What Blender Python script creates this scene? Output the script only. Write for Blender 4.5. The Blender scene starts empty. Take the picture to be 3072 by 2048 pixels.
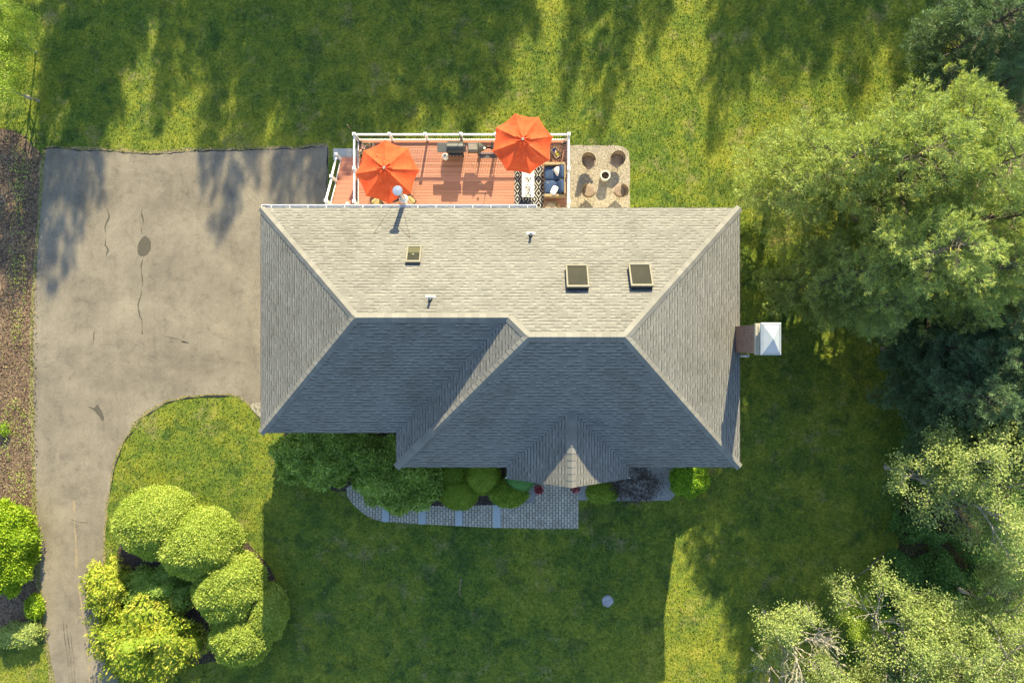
import bpy, bmesh, math, random
import numpy as np
from mathutils import Vector, Matrix, noise
from bpy import data as D
random.seed(7); RNG = np.random.default_rng(7)
C = bpy.context.scene.collection
PI = math.pi

# ------------------------------------------------------------------ camera, light, exposure
H = 36.0
cam = D.objects.new('camera', D.cameras.new('camera')); C.objects.link(cam)
cam.data.lens = 24; cam.data.sensor_width = 36; cam.data.clip_end = 2000; cam.data.clip_start = .5
cam.location = (0, 0, H); cam.rotation_euler = (0, 0, 0)
bpy.context.scene.camera = cam
SA, SB = .35, 2.1                      # shadow offset per metre of height
EL = math.atan(1 / math.hypot(SA, SB)); AZ = math.atan2(SA, SB)
w = D.worlds.new('World'); bpy.context.scene.world = w; w.use_nodes = True
nt = w.node_tree; bg = nt.nodes['Background']
sky = nt.nodes.new('ShaderNodeTexSky'); sky.sky_type = 'NISHITA'; sky.sun_disc = False
sky.sun_elevation = EL; sky.sun_rotation = AZ; sky.altitude = 50; sky.air_density = 1.0; sky.dust_density = .6; sky.ozone_density = 1.6
nt.links.new(sky.outputs[0], bg.inputs[0]); bg.inputs[1].default_value = .13
sl = D.lights.new('sun', 'SUN'); sl.energy = 5.0; sl.angle = math.radians(.53); sl.color = (1, .87, .56)
so = D.objects.new('sun', sl); C.objects.link(so)
so.rotation_euler = Vector((SA, SB, 1)).to_track_quat('Z', 'Y').to_euler(); so.location = (10, 60, 40)
vs = bpy.context.scene.view_settings
vs.view_transform = 'Standard'; vs.look = 'None'; vs.exposure = 1.5; vs.gamma = 1
cy = bpy.context.scene.cycles
cy.max_bounces = 6; cy.diffuse_bounces = 3; cy.transmission_bounces = 3; cy.transparent_max_bounces = 6

# ------------------------------------------------------------------ helpers
def sm(t):
    t = max(0., min(1., t)); return t * t * (3 - 2 * t)
def g(x, y):                           # lie of the land: front garden climbs to the right
    return .75 * sm((x + 7.2) / 7) * sm((1 - y) / 5) + .5 * sm((-8 - y) / 9) * sm(x / 8)
def P(px, py, z):                      # point seen at a photo pixel, at real height z
    k = (H - z) / 2048; return Vector(((px - 1536) * k, (1024 - py) * k, z))
def GP(px, py):
    p = P(px, py, 0)
    for _ in range(5): p = P(px, py, g(p.x, p.y))
    return p
def rnd(a, b): return random.uniform(a, b)

def tag(o, label=None, cat=None, group=None, kind=None):
    if label: o['label'] = label
    if cat: o['category'] = cat
    if group: o['group'] = group
    if kind: o['kind'] = kind
    return o
def thing(name, label, cat, loc=(0, 0, 0), rz=0, group=None):
    o = D.objects.new(name, None); C.objects.link(o); o.empty_display_size = .3
    o.location = loc; o.rotation_euler = (0, 0, rz)
    return tag(o, label, cat, group)
def copy_tree(o, parent=None):
    c = o.copy(); C.objects.link(c); c.parent = parent
    for ch in list(o.children): copy_tree(ch, c)
    return c

class MB:
    def __init__(s): s.v = []; s.f = []; s.uv = {}
    def face(s, pts, uv=None):
        n = len(s.v); s.v += [tuple(p) for p in pts]; s.f.append(tuple(range(n, n + len(pts))))
        if uv: s.uv[len(s.f) - 1] = uv
        return s
    def box(s, x0, x1, y0, y1, z0, z1, M=None):
        n = len(s.v)
        pts = [Vector(p) for p in ((x0,y0,z0),(x1,y0,z0),(x1,y1,z0),(x0,y1,z0),(x0,y0,z1),(x1,y0,z1),(x1,y1,z1),(x0,y1,z1))]
        if M is not None: pts = [M @ p for p in pts]
        s.v += [tuple(p) for p in pts]
        s.f += [tuple(n + i for i in q) for q in ((3,2,1,0),(4,5,6,7),(0,1,5,4),(1,2,6,5),(2,3,7,6),(3,0,4,7))]
        return s
    def bar(s, a, b, wd, ht):          # rectangular bar from a to b
        a = Vector(a); b = Vector(b); d = b - a
        M = Matrix.Translation(a) @ d.to_track_quat('X', 'Z').to_matrix().to_4x4()
        return s.box(0, d.length, -wd/2, wd/2, -ht/2, ht/2, M)
    def tube(s, pts, rad, n=8, cap=True):
        pts = [Vector(p) for p in pts]
        if not hasattr(rad, '__len__'): rad = [rad] * len(pts)
        base = len(s.v); m = len(pts)
        up0 = None
        for i, p in enumerate(pts):
            d = (pts[min(i+1, m-1)] - pts[max(i-1, 0)])
            if d.length < 1e-6: d = Vector((0, 0, 1))
            d.normalize()
            u = d.cross(up0) if up0 is not None and abs(d.dot(up0)) < .95 else d.orthogonal()
            u.normalize(); w2 = d.cross(u); up0 = w2
            # keep frame roughly stable
            for k in range(n):
                a = 2*PI*k/n; s.v.append(tuple(p + (u*math.cos(a) + w2*math.sin(a))*rad[i]))
            up0 = -u.cross(d) if False else w2
            up0 = w2
        for i in range(m-1):
            for k in range(n):
                a = base+i*n+k; b = base+i*n+(k+1) % n
                s.f.append((a, b, b+n, a+n))
        if cap:
            s.f.append(tuple(base+k for k in reversed(range(n)))); s.f.append(tuple(base+(m-1)*n+k for k in range(n)))
        return s
    def lathe(s, prof, c=(0, 0, 0), n=24, sx=1, sy=1, M=None):
        base = len(s.v)
        for r, z in prof:
            for k in range(n):
                a = 2*PI*k/n; p = Vector((c[0]+r*math.cos(a)*sx, c[1]+r*math.sin(a)*sy, c[2]+z))
                if M is not None: p = M @ p
                s.v.append(tuple(p))
        for i in range(len(prof)-1):
            for k in range(n):
                a = base+i*n+k; b = base+i*n+(k+1) % n
                s.f.append((a, b, b+n, a+n))
        s.f.append(tuple(base+k for k in reversed(range(n)))); s.f.append(tuple(base+(len(prof)-1)*n+k for k in range(n)))
        return s
    def pillow(s, sx, sy, sz, M, e=.5, n=10, pinch=0):
        base = len(s.v)                # superellipsoid cushion
        f = lambda t, p: math.copysign(abs(t)**p, t)
        for i in range(n+1):
            v = -PI/2 + PI*i/n
            for k in range(2*n):
                u = 2*PI*k/(2*n)
                x = f(math.cos(v), .6)*f(math.cos(u), e); y = f(math.cos(v), .6)*f(math.sin(u), e); z = f(math.sin(v), .9)
                th = 1 - pinch*(abs(x*y))
                s.v.append(tuple(M @ Vector((x*sx/2, y*sy/2, z*sz/2*th))))
        for i in range(n):
            for k in range(2*n):
                a = base+i*2*n+k; b = base+i*2*n+(k+1) % (2*n)
                s.f.append((a, b, b+2*n, a+2*n))
        return s
    def build(s, name, m, parent=None, smooth=False, bevel=0):
        me = D.meshes.new(name); me.from_pydata(s.v, [], s.f); me.materials.append(m)
        uvl = me.uv_layers.new(name='UVMap'); co = me.vertices
        for pi_, pol in enumerate(me.polygons):
            if pi_ in s.uv:
                for li, t in zip(pol.loop_indices, s.uv[pi_]): uvl.data[li].uv = t
            else:
                nn = pol.normal; ax = max(range(3), key=lambda i: abs(nn[i]))
                for li in pol.loop_indices:
                    p = co[me.loops[li].vertex_index].co
                    uvl.data[li].uv = (p.y, p.z) if ax == 0 else ((p.x, p.z) if ax == 1 else (p.x, p.y))
        if smooth: me.shade_smooth()
        o = D.objects.new(name, me); C.objects.link(o)
        if parent is not None:
            o.parent = parent
        if bevel:
            b = o.modifiers.new('bevel', 'BEVEL'); b.width = bevel; b.segments = 2; b.limit_method = 'ANGLE'
        return o

def np_mesh(name, V, F4, m, parent=None, smooth=False):
    """V (n,3), F4 (m,4) quads"""
    me = D.meshes.new(name); n = len(V); k = len(F4)
    me.vertices.add(n); me.vertices.foreach_set('co', np.asarray(V, np.float32).ravel())
    me.loops.add(k*4); me.loops.foreach_set('vertex_index', np.asarray(F4, np.int32).ravel())
    me.polygons.add(k); me.polygons.foreach_set('loop_start', np.arange(0, k*4, 4, dtype=np.int32))
    me.update(calc_edges=True); me.validate()
    me.materials.append(m)
    if smooth: me.shade_smooth()
    o = D.objects.new(name, me); C.objects.link(o)
    if parent is not None: o.parent = parent
    return o

def unit(a): return a / (np.linalg.norm(a, axis=-1, keepdims=True) + 1e-9)
def leaf_geo(c, ax, nr, L, W, rng, curl=.15):
    """diamond leaves: centre-base c, axis ax, rough normal nr"""
    n = len(c); ax = unit(ax); sd = unit(np.cross(ax, nr)); up = np.cross(sd, ax)
    L = (L * rng.uniform(.7, 1.25, n))[:, None]; W = (W * rng.uniform(.75, 1.2, n))[:, None]
    a = c; b = c + ax*L*.5 + sd*W*.5 + up*L*curl*.5; d = c + ax*L*.5 - sd*W*.5 + up*L*curl*.5; e = c + ax*L
    V = np.stack([a, b, e, d], 1).reshape(-1, 3); F = np.arange(n*4).reshape(-1, 4)
    return V, F
def cat(parts):
    Vs, Fs, k = [], [], 0
    for V, F in parts:
        Vs.append(V); Fs.append(F + k); k += len(V)
    return np.concatenate(Vs), np.concatenate(Fs)

# ------------------------------------------------------------------ materials
def nmat(name, rough=.85):
    m = D.materials.new(name); m.use_nodes = True; t = m.node_tree; b = t.nodes['Principled BSDF']
    b.inputs['Roughness'].default_value = rough; b.inputs['Specular IOR Level'].default_value = .3
    return m, t, b
def N(t, typ, **kw):
    n = t.nodes.new('ShaderNode' + typ)
    for k, v in kw.items():
        if k.startswith('_'): setattr(n, k[1:], v)
        else:
            i = n.inputs[int(k[1:])] if k[0] == 'i' and k[1:].isdigit() else n.inputs[k.replace('__', ' ')]
            if hasattr(v, 'is_output') or isinstance(v, bpy.types.NodeSocket): t.links.new(v, i)
            else: i.default_value = v
    return n
def math_(t, op, a, b=0., c=0.):
    return N(t, 'Math', _operation=op, i0=a, i1=b, i2=c).outputs[0]
def ramp(t, fac, stops):
    r = t.nodes.new('ShaderNodeValToRGB'); e = r.color_ramp.elements
    while len(e) < len(stops): e.new(.5)
    for el, (p, c) in zip(e, stops): el.position = p; el.color = (*c, 1) if len(c) == 3 else c
    t.links.new(fac, r.inputs[0]); return r.outputs[0]
def mix(t, f, a, b, mode='MIX'):
    n = t.nodes.new('ShaderNodeMix'); n.data_type = 'RGBA'; n.blend_type = mode
    for i, v in ((0, f), (6, a), (7, b)):
        if isinstance(v, bpy.types.NodeSocket): t.links.new(v, n.inputs[i])
        else: n.inputs[i].default_value = v if i == 0 else ((*v, 1) if len(v) == 3 else v)
    return n.outputs[2]
def coords(t, kind='Object', scale=(1, 1, 1), rot=0):
    tc = t.nodes.new('ShaderNodeTexCoord'); mp = N(t, 'Mapping', Scale=scale, Rotation=(0, 0, rot)); t.links.new(tc.outputs[kind], mp.inputs[0])
    return mp.outputs[0]
def noi(t, vec, s, d=4, r=.6, dist=0):
    return N(t, 'TexNoise', Vector=vec, Scale=s, Detail=d, Roughness=r, Distortion=dist).outputs[0]
def bump(t, b, h, st=.3, dist=.02):
    n = N(t, 'Bump', Strength=st, Distance=dist, Height=h); t.links.new(n.outputs[0], b.inputs['Normal'])
def simple(name, col, rough=.6, metal=0, var=.12, scale=6, spec=.3, bmp=0):
    m, t, b = nmat(name, rough); v = coords(t)
    n = noi(t, v, scale, 5, .65)
    c = ramp(t, n, [(.25, [max(0, x*(1-var)) for x in col]), (.75, [min(1, x*(1+var)) for x in col])])
    t.links.new(c, b.inputs['Base Color']); b.inputs['Metallic'].default_value = metal
    b.inputs['Specular IOR Level'].default_value = spec
    if bmp: bump(t, b, noi(t, v, scale*6, 3), bmp, .01)
    return m
def leafmat(name, a, b2, trans=.25, c3=None, big=.6, rough=.6):
    m = D.materials.new(name); m.use_nodes = True; t = m.node_tree
    b = t.nodes['Principled BSDF']; out = t.nodes['Material Output']
    geo = t.nodes.new('ShaderNodeNewGeometry'); v = coords(t)
    f = math_(t, 'ADD', math_(t, 'MULTIPLY', geo.outputs['Random Per Island'], .6), math_(t, 'MULTIPLY', noi(t, v, big, 3), .5))
    st = [(.25, a), (.8, b2)] if c3 is None else [(.22, a), (.6, b2), (.92, c3)]
    col = ramp(t, f, st)
    t.links.new(col, b.inputs['Base Color']); b.inputs['Roughness'].default_value = rough; b.inputs['Specular IOR Level'].default_value = .25
    tr = N(t, 'BsdfTranslucent'); tc = mix(t, 1, col, (1.0, 1.0, .45), 'MULTIPLY'); t.links.new(tc, tr.inputs[0])
    ms = N(t, 'MixShader', i0=trans); t.links.new(b.outputs[0], ms.inputs[1]); t.links.new(tr.outputs[0], ms.inputs[2])
    t.links.new(ms.outputs[0], out.inputs[0]); return m

def mk_grass(nm_='grass'):
    m, t, b = nmat(nm_, .95); v = coords(t)
    big = noi(t, v, .16, 5, .65); mid = noi(t, v, 1.1, 6, .75, .3); fine = noi(t, v, 7, 8, .92); vf = noi(t, coords(t, scale=(1, .6, 1), rot=.3), 22, 4, .9)
    f = math_(t, 'ADD', math_(t, 'MULTIPLY', big, .30), math_(t, 'ADD', math_(t, 'MULTIPLY', mid, .34), math_(t, 'MULTIPLY', fine, .36)))
    c = ramp(t, f, [(.37, (.045, .094, .022)), (.47, (.118, .172, .028)), (.55, (.225, .250, .032)), (.64, (.38, .34, .07))])
    dry = ramp(t, math_(t, 'ADD', noi(t, v, .6, 6, .78), math_(t, 'MULTIPLY', fine, .25)), [(.68, (0, 0, 0)), (.82, (1, 1, 1))])
    c2 = mix(t, math_(t, 'MULTIPLY', dry, .6), c, (.34, .27, .14))
    cl = ramp(t, noi(t, v, .8, 3, .6, .5), [(.34, (1, 1, 1)), (.46, (0, 0, 0))])
    c3 = mix(t, math_(t, 'MULTIPLY', cl, .5), c2, (.030, .075, .024))
    gr = ramp(t, math_(t, 'ADD', math_(t, 'MULTIPLY', fine, .5), math_(t, 'MULTIPLY', vf, .5)), [(.36, (.42, .46, .5)), (.5, (.95, .95, .95)), (.64, (1.6, 1.55, 1.5))])
    c3 = mix(t, 1, c3, gr, 'MULTIPLY')
    speck = ramp(t, noi(t, v, 9, 2, .5), [(.80, (0, 0, 0)), (.83, (1, 1, 1))])
    c3 = mix(t, math_(t, 'MULTIPLY', speck, .5), c3, (.5, .48, .38))
    t.links.new(c3, b.inputs['Base Color'])
    b.inputs['Specular IOR Level'].default_value = .1
    if nm_ == 'grass': bump(t, b, math_(t, 'ADD', fine, math_(t, 'MULTIPLY', vf, .6)), .7, .09); return m
    geo = t.nodes.new('ShaderNodeNewGeometry'); rv = ramp(t, geo.outputs['Random Per Island'], [(0, (.8, .95, .8)), (1, (1.6, 1.5, 1.2))]); cc_ = mix(t, 1, c3, rv, 'MULTIPLY')
    t.links.new(cc_, b.inputs['Base Color']); tr = N(t, 'BsdfTranslucent'); t.links.new(cc_, tr.inputs[0])
    ms = N(t, 'MixShader', i0=.4); t.links.new(b.outputs[0], ms.inputs[1]); t.links.new(tr.outputs[0], ms.inputs[2]); t.links.new(ms.outputs[0], t.nodes['Material Output'].inputs[0]); return m
def mk_asphalt():
    m, t, b = nmat('asphalt', .9); v = coords(t)
    vx = coords(t, scale=(.12, 1, 1)); vy = coords(t, scale=(1, .1, 1))
    f = math_(t, 'ADD', math_(t, 'MULTIPLY', noi(t, v, .30, 8, .72, .25), .62),
        math_(t, 'ADD', math_(t, 'MULTIPLY', noi(t, vx, .55, 5, .6, .5), .20), math_(t, 'MULTIPLY', noi(t, vy, 1.3, 5, .65, .3), .18)))
    c = ramp(t, f, [(.36, (.13, .112, .085)), (.5, (.205, .176, .130)), (.64, (.275, .236, .172))])
    gr = ramp(t, noi(t, v, 18, 6, .95), [(.35, (.68, .68, .68)), (.65, (1.28, 1.28, 1.28))])
    c = mix(t, 1, c, gr, 'MULTIPLY')
    sc = ramp(t, noi(t, v, 5, 6, .85, 1.5), [(.62, (0, 0, 0)), (.74, (1, 1, 1))])
    c = mix(t, math_(t, 'MULTIPLY', sc, .4), c, (.36, .33, .27))
    dk = ramp(t, noi(t, v, 1.7, 6, .8, .8), [(.30, (.72, .72, .74)), (.5, (1, 1, 1))]); c = mix(t, 1, c, dk, 'MULTIPLY')
    t.links.new(c, b.inputs['Base Color']); bump(t, b, noi(t, v, 55, 3, .8), .25, .01)
    return m
def mk_shingle():
    m, t, b = nmat('roof_shingles', .95)
    tc = t.nodes.new('ShaderNodeTexCoord'); sx = N(t, 'SeparateXYZ', i0=tc.outputs['UV'])
    vv = math_(t, 'DIVIDE', sx.outputs[1], .150); row = math_(t, 'FLOOR', vv); fv = math_(t, 'FRACT', vv)
    rr = N(t, 'TexWhiteNoise', _noise_dimensions='1D', W=row).outputs[0]
    uu = math_(t, 'ADD', math_(t, 'DIVIDE', sx.outputs[0], .185), math_(t, 'MULTIPLY', rr, 7.3))
    wob = noi(t, N(t, 'CombineXYZ', X=sx.outputs[0], Y=row).outputs[0], 2.5, 2)
    uu = math_(t, 'ADD', uu, math_(t, 'MULTIPLY', wob, 2.2))
    col = math_(t, 'FLOOR', uu); fu = math_(t, 'FRACT', uu)
    wn = N(t, 'TexWhiteNoise', _noise_dimensions='3D', Vector=N(t, 'CombineXYZ', X=col, Y=row).outputs[0])
    tone = ramp(t, wn.outputs[0], [(0, (.148, .144, .130)), (.35, (.165, .160, .144)), (.7, (.190, .184, .165)), (1, (.215, .208, .186))])
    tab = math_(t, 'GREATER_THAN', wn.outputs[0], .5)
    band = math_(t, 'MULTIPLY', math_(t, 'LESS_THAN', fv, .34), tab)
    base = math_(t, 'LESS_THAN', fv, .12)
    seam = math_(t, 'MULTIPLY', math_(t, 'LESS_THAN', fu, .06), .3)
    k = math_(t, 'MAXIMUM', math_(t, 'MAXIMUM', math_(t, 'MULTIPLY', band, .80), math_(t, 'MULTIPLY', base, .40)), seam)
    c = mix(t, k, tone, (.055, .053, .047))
    v = coords(t)
    st = ramp(t, noi(t, v, .55, 7, .72), [(.28, (.76, .75, .72)), (.5, (1, 1, 1)), (.72, (1.12, 1.12, 1.12))])
    c = mix(t, 1, c, st, 'MULTIPLY')
    gr = ramp(t, noi(t, v, 30, 3, .8), [(.3, (.88, .88, .88)), (.7, (1.12, 1.12, 1.12))])
    c = mix(t, 1, c, gr, 'MULTIPLY')
    t.links.new(c, b.inputs['Base Color'])
    hgt = math_(t, 'ADD', math_(t, 'MULTIPLY', tab, .5), math_(t, 'SUBTRACT', 1, fv))
    bump(t, b, hgt, .35, .012); b.inputs['Specular IOR Level'].default_value = .15
    return m
def mk_cap():
    m, t, b = nmat('hip_cap_shingle', .95); geo = t.nodes.new('ShaderNodeNewGeometry'); v = coords(t)
    c = ramp(t, geo.outputs['Random Per Island'], [(0, (.155, .15, .134)), (.5, (.178, .172, .152)), (1, (.205, .197, .175))])
    gr = ramp(t, noi(t, v, 25, 3, .8), [(.3, (.88, .88, .88)), (.7, (1.1, 1.1, 1.1))])
    t.links.new(mix(t, 1, c, gr, 'MULTIPLY'), b.inputs['Base Color']); return m
def mk_brick(name, c1, c2, mor, bw, rh, ms, kind='UV', rough=.9, rot=0, off=.5, bias=0):
    m, t, b = nmat(name, rough); v = coords(t, kind, rot=rot)
    br = N(t, 'TexBrick', Vector=v, Color1=(*c1, 1), Color2=(*c2, 1), Mortar=(*mor, 1), Scale=1, Bias=bias)
    br.inputs['Mortar Size'].default_value = ms; br.inputs['Brick Width'].default_value = bw; br.inputs['Row Height'].default_value = rh
    br.offset = off
    gr = ramp(t, noi(t, v, 3, 6, .75), [(.3, (.75, .75, .75)), (.7, (1.2, 1.2, 1.2))])
    t.links.new(mix(t, 1, br.outputs[0], gr, 'MULTIPLY'), b.inputs['Base Color'])
    bump(t, b, br.outputs[1], -.4, .008); return m
def mk_speckle(name, stops, scale, rough=.95, bs=.4, big=.6):
    m, t, b = nmat(name, rough); v = coords(t)
    vo = N(t, 'TexVoronoi', Vector=v, Scale=scale); sx = N(t, 'SeparateColor', i0=vo.outputs['Color'])
    f = math_(t, 'ADD', math_(t, 'MULTIPLY', sx.outputs[0], .6), math_(t, 'MULTIPLY', noi(t, v, big, 5, .7), .5))
    t.links.new(ramp(t, f, stops), b.inputs['Base Color']); bump(t, b, vo.outputs[0], bs, .02); return m

M_ = {}
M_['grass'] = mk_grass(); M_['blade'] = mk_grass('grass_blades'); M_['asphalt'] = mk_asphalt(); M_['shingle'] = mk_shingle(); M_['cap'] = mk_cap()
M_['brick'] = mk_brick('chimney_brick', (.13, .06, .045), (.20, .095, .07), (.30, .25, .21), .21, .075, .012)
M_['paver'] = mk_brick('concrete_pavers', (.44, .38, .29), (.56, .49, .38), (.12, .10, .08), .26, .15, .016, 'Object', rot=PI/2)
M_['mulch'] = mk_speckle('mulch', [(.2, (.045, .028, .018)), (.5, (.12, .078, .050)), (.75, (.20, .135, .085)), (.95, (.34, .25, .15))], 18, bs=.9)
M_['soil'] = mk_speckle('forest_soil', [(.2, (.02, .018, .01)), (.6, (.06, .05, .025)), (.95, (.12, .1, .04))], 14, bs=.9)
M_['darkmulch'] = mk_speckle('dark_mulch', [(.2, (.03, .02, .015)), (.6, (.07, .05, .04)), (.95, (.14, .10, .08))], 25, bs=.8)
M_['gravel'] = mk_speckle('pea_gravel', [(.15, (.12, .10, .07)), (.4, (.25, .215, .16)), (.7, (.36, .315, .245)), (1, (.47, .42, .34))], 26, bs=.6)
M_['stonedust'] = mk_speckle('grey_stone_chips', [(.2, (.20, .19, .175)), (.6, (.34, .325, .30)), (1, (.5, .48, .45))], 30, bs=.5)
M_['dryedge'] = mk_speckle('dry_verge', [(.2, (.08, .10, .02)), (.5, (.16, .15, .05)), (.8, (.27, .21, .11))], 14, bs=.8, big=1.5)
M_['bluestone'] = simple('bluestone', (.42, .45, .44), .8, var=.08, scale=9, bmp=.15)
M_['white'] = simple('white_vinyl', (.78, .77, .74), .5, var=.04, scale=3)
M_['siding'] = mk_brick('siding', (.62, .60, .55), (.64, .62, .57), (.35, .34, .31), 6, .12, .006, 'UV')
M_['metal'] = simple('galvanised_metal', (.62, .64, .66), .35, .85, var=.08)
M_['capmetal'] = simple('painted_metal', (.33, .36, .38), .55, .0, var=.06, scale=4)
M_['rust'] = simple('rusty_rod', (.20, .11, .07), .8)
M_['black'] = simple('black_enamel', (.022, .024, .026), .38, var=.3, spec=.5)
M_['blackrail'] = simple('black_baluster', (.02, .02, .02), .5)
M_['char'] = simple('grey_enamel', (.085, .087, .08), .4, var=.15, spec=.5)
M_['steel'] = simple('stainless_steel', (.55, .55, .53), .3, .9, var=.06)
M_['frame'] = simple('skylight_frame', (.20, .185, .14), .6, var=.08, spec=.1); M_['curb'] = simple('skylight_curb', (.05, .05, .045), .6)
M_['rubber'] = simple('lead_boot', (.05, .05, .05), .7)
M_['concrete'] = simple('concrete', (.42, .40, .36), .9, var=.15, scale=4, bmp=.2)
M_['palecon'] = simple('pale_concrete', (.55, .52, .44), .85, var=.1, scale=9, bmp=.1)
M_['crackseal'] = simple('crack_sealer', (.085, .075, .055), .85, var=.25, scale=12)
M_['edgecrack'] = simple('edge_crack', (.02, .02, .022), .95)
M_['char_wood'] = simple('charred_log', (.09, .06, .04), .95, var=.5, scale=14)
M_['darkwood'] = simple('dark_wood', (.10, .055, .035), .6, var=.35, scale=5)
M_['planter'] = simple('grey_wood', (.24, .21, .17), .8, var=.25, scale=5)
M_['navy'] = simple('navy_cushion', (.045, .075, .15), .9, var=.15, scale=5, spec=.1)
M_['yellow'] = simple('yellow_cushion', (.34, .28, .14), .9, var=.3, scale=9, spec=.1)
M_['cream'] = simple('cream_pillow', (.72, .68, .62), .9, var=.15, scale=14, spec=.1)
M_['bark'] = simple('bark', (.16, .135, .105), .95, var=.4, scale=9, bmp=.5)
M_['palebark'] = simple('pale_bark', (.34, .31, .25), .9, var=.3, scale=9, bmp=.3)
M_['blue'] = simple('blue_glaze', (.03, .05, .25), .2, spec=.6)
M_['bulb'] = simple('clear_bulb', (.5, .45, .35), .15, spec=.6)
M_['terracotta'] = simple('dark_pot', (.08, .06, .055), .6)
M_['winglass'] = simple('window_glass', (.03, .035, .04), .08, spec=.8)
def mk_deck():
    m, t, b = nmat('composite_decking', .65); v = coords(t, scale=(.5, 8, 8)); geo = t.nodes.new('ShaderNodeNewGeometry')
    f = math_(t, 'ADD', math_(t, 'MULTIPLY', geo.outputs['Random Per Island'], .5), math_(t, 'MULTIPLY', noi(t, v, 2, 5, .7), .5))
    t.links.new(ramp(t, f, [(.2, (.35, .15, .10)), (.8, (.52, .24, .165))]), b.inputs['Base Color']); return m
M_['deck'] = mk_deck()
def mk_glass():
    m, t, b = nmat('skylight_glass', .07)
    v = coords(t); t.links.new(ramp(t, noi(t, v, 1.2, 2), [(.35, (.024, .023, .012)), (.65, (.034, .032, .017))]), b.inputs['Base Color'])
    b.inputs['Specular IOR Level'].default_value = .12; return m
M_['glass'] = mk_glass()
def mk_canvas():
    m = D.materials.new('orange_canvas'); m.use_nodes = True; t = m.node_tree; b = t.nodes['Principled BSDF']; v = coords(t)
    c = ramp(t, noi(t, v, 2.2, 6, .7), [(.3, (.54, .072, .026)), (.7, (.72, .135, .050))]); bump(t, b, noi(t, v, 5, 3, .6, 1), .35, .04)
    t.links.new(c, b.inputs['Base Color']); b.inputs['Roughness'].default_value = .9; b.inputs['Specular IOR Level'].default_value = .1
    tr = N(t, 'BsdfTranslucent'); t.links.new(c, tr.inputs[0])
    ms = N(t, 'MixShader', i0=.14); t.links.new(b.outputs[0], ms.inputs[1]); t.links.new(tr.outputs[0], ms.inputs[2])
    t.links.new(ms.outputs[0], t.nodes['Material Output'].inputs[0]); return m
M_['canvas'] = mk_canvas()
def mk_rug():
    m, t, b = nmat('diamond_rug', .95); sx = N(t, 'SeparateXYZ', i0=coords(t))
    X = math_(t, 'PINGPONG', math_(t, 'ADD', sx.outputs[0], 20.1), .21); Y = math_(t, 'PINGPONG', math_(t, 'ADD', sx.outputs[1], 20.), .30)
    d = math_(t, 'ADD', math_(t, 'DIVIDE', X, .42), math_(t, 'DIVIDE', Y, .60))
    st = math_(t, 'GREATER_THAN', math_(t, 'FRACT', math_(t, 'MULTIPLY', d, 3.0)), .62)
    t.links.new(mix(t, st, (.016, .016, .02), (.42, .41, .38)), b.inputs['Base Color']); return m
M_['rug'] = mk_rug()
def mk_lace():
    m, t, b = nmat('printed_runner', .9); v = coords(t)
    f = ramp(t, noi(t, v, 7, 3, .6, 3), [(.47, (.70, .70, .70)), (.51, (.04, .04, .045))])
    t.links.new(f, b.inputs['Base Color']); return m
M_['lace'] = mk_lace()
def mk_wicker(name, a, c):
    m, t, b = nmat(name, .8); v = coords(t)
    wv = N(t, 'TexWave', Vector=v, Scale=14, Distortion=1.5, _bands_direction='Z').outputs[1]
    t.links.new(ramp(t, math_(t, 'ADD', math_(t, 'MULTIPLY', wv, .5), math_(t, 'MULTIPLY', noi(t, v, 20, 3), .5)), [(.25, a), (.75, c)]), b.inputs['Base Color']); bump(t, b, wv, .4, .01)
    return m
M_['wicker'] = mk_wicker('brown_wicker', (.19, .14, .10), (.38, .29, .21))
M_['tanwicker'] = mk_wicker('tan_wicker', (.22, .15, .08), (.42, .32, .19))
def petal(name, stops):
    m, t, b = nmat(name, .7); geo = t.nodes.new('ShaderNodeNewGeometry')
    t.links.new(ramp(t, geo.outputs['Random Per Island'], stops), b.inputs['Base Color']); return m
M_['flower'] = petal('mixed_blossom', [(0, (.08, .16, .03)), (.35, (.12, .2, .04)), (.45, (.6, .22, .2)), (.7, (.75, .45, .4)), (.9, (.8, .78, .68))])
M_['redflower'] = petal('red_blossom', [(0, (.05, .1, .02)), (.3, (.25, .02, .03)), (.6, (.5, .05, .06)), (.9, (.75, .35, .38))])
M_['fruit'] = petal('fruit_skin', [(0, (.7, .5, .03)), (.4, (.75, .25, .03)), (.7, (.3, .45, .05)), (1, (.75, .65, .1))])
M_['leaflitter'] = petal('leaf_litter', [(0, (.05, .03, .02)), (.5, (.14, .09, .05)), (.8, (.26, .19, .09)), (1, (.22, .24, .06))])
M_['pine'] = leafmat('pine_needles', (.22, .31, .095), (.40, .49, .15), .38, (.58, .63, .22))
M_['darkpine'] = leafmat('dark_pine_needles', (.09, .16, .08), (.15, .24, .12), .28, (.24, .34, .16))
M_['candle'] = leafmat('pine_candle', (.34, .36, .05), (.42, .42, .08), .3)
M_['pale'] = leafmat('pale_leaves', (.20, .28, .07), (.33, .40, .11), .35, (.47, .50, .19))
M_['fresh'] = leafmat('fresh_leaves', (.20, .34, .04), (.38, .50, .06), .4, (.55, .62, .12))
M_['under'] = leafmat('undergrowth_leaves', (.06, .13, .03), (.11, .22, .04), .3, (.19, .31, .06))
M_['arbor'] = leafmat('arborvitae_sprays', (.26, .36, .06), (.42, .52, .10), .4, (.60, .64, .18))
M_['spruce'] = leafmat('bright_conifer', (.20, .34, .02), (.32, .46, .03), .35, (.46, .56, .06))
M_['rhodo'] = leafmat('rhododendron_leaves', (.16, .25, .045), (.28, .40, .065), .3, (.44, .56, .13))
M_['yew'] = leafmat('yew_leaves', (.13, .21, .02), (.25, .35, .03), .3, (.40, .50, .06))
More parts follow.
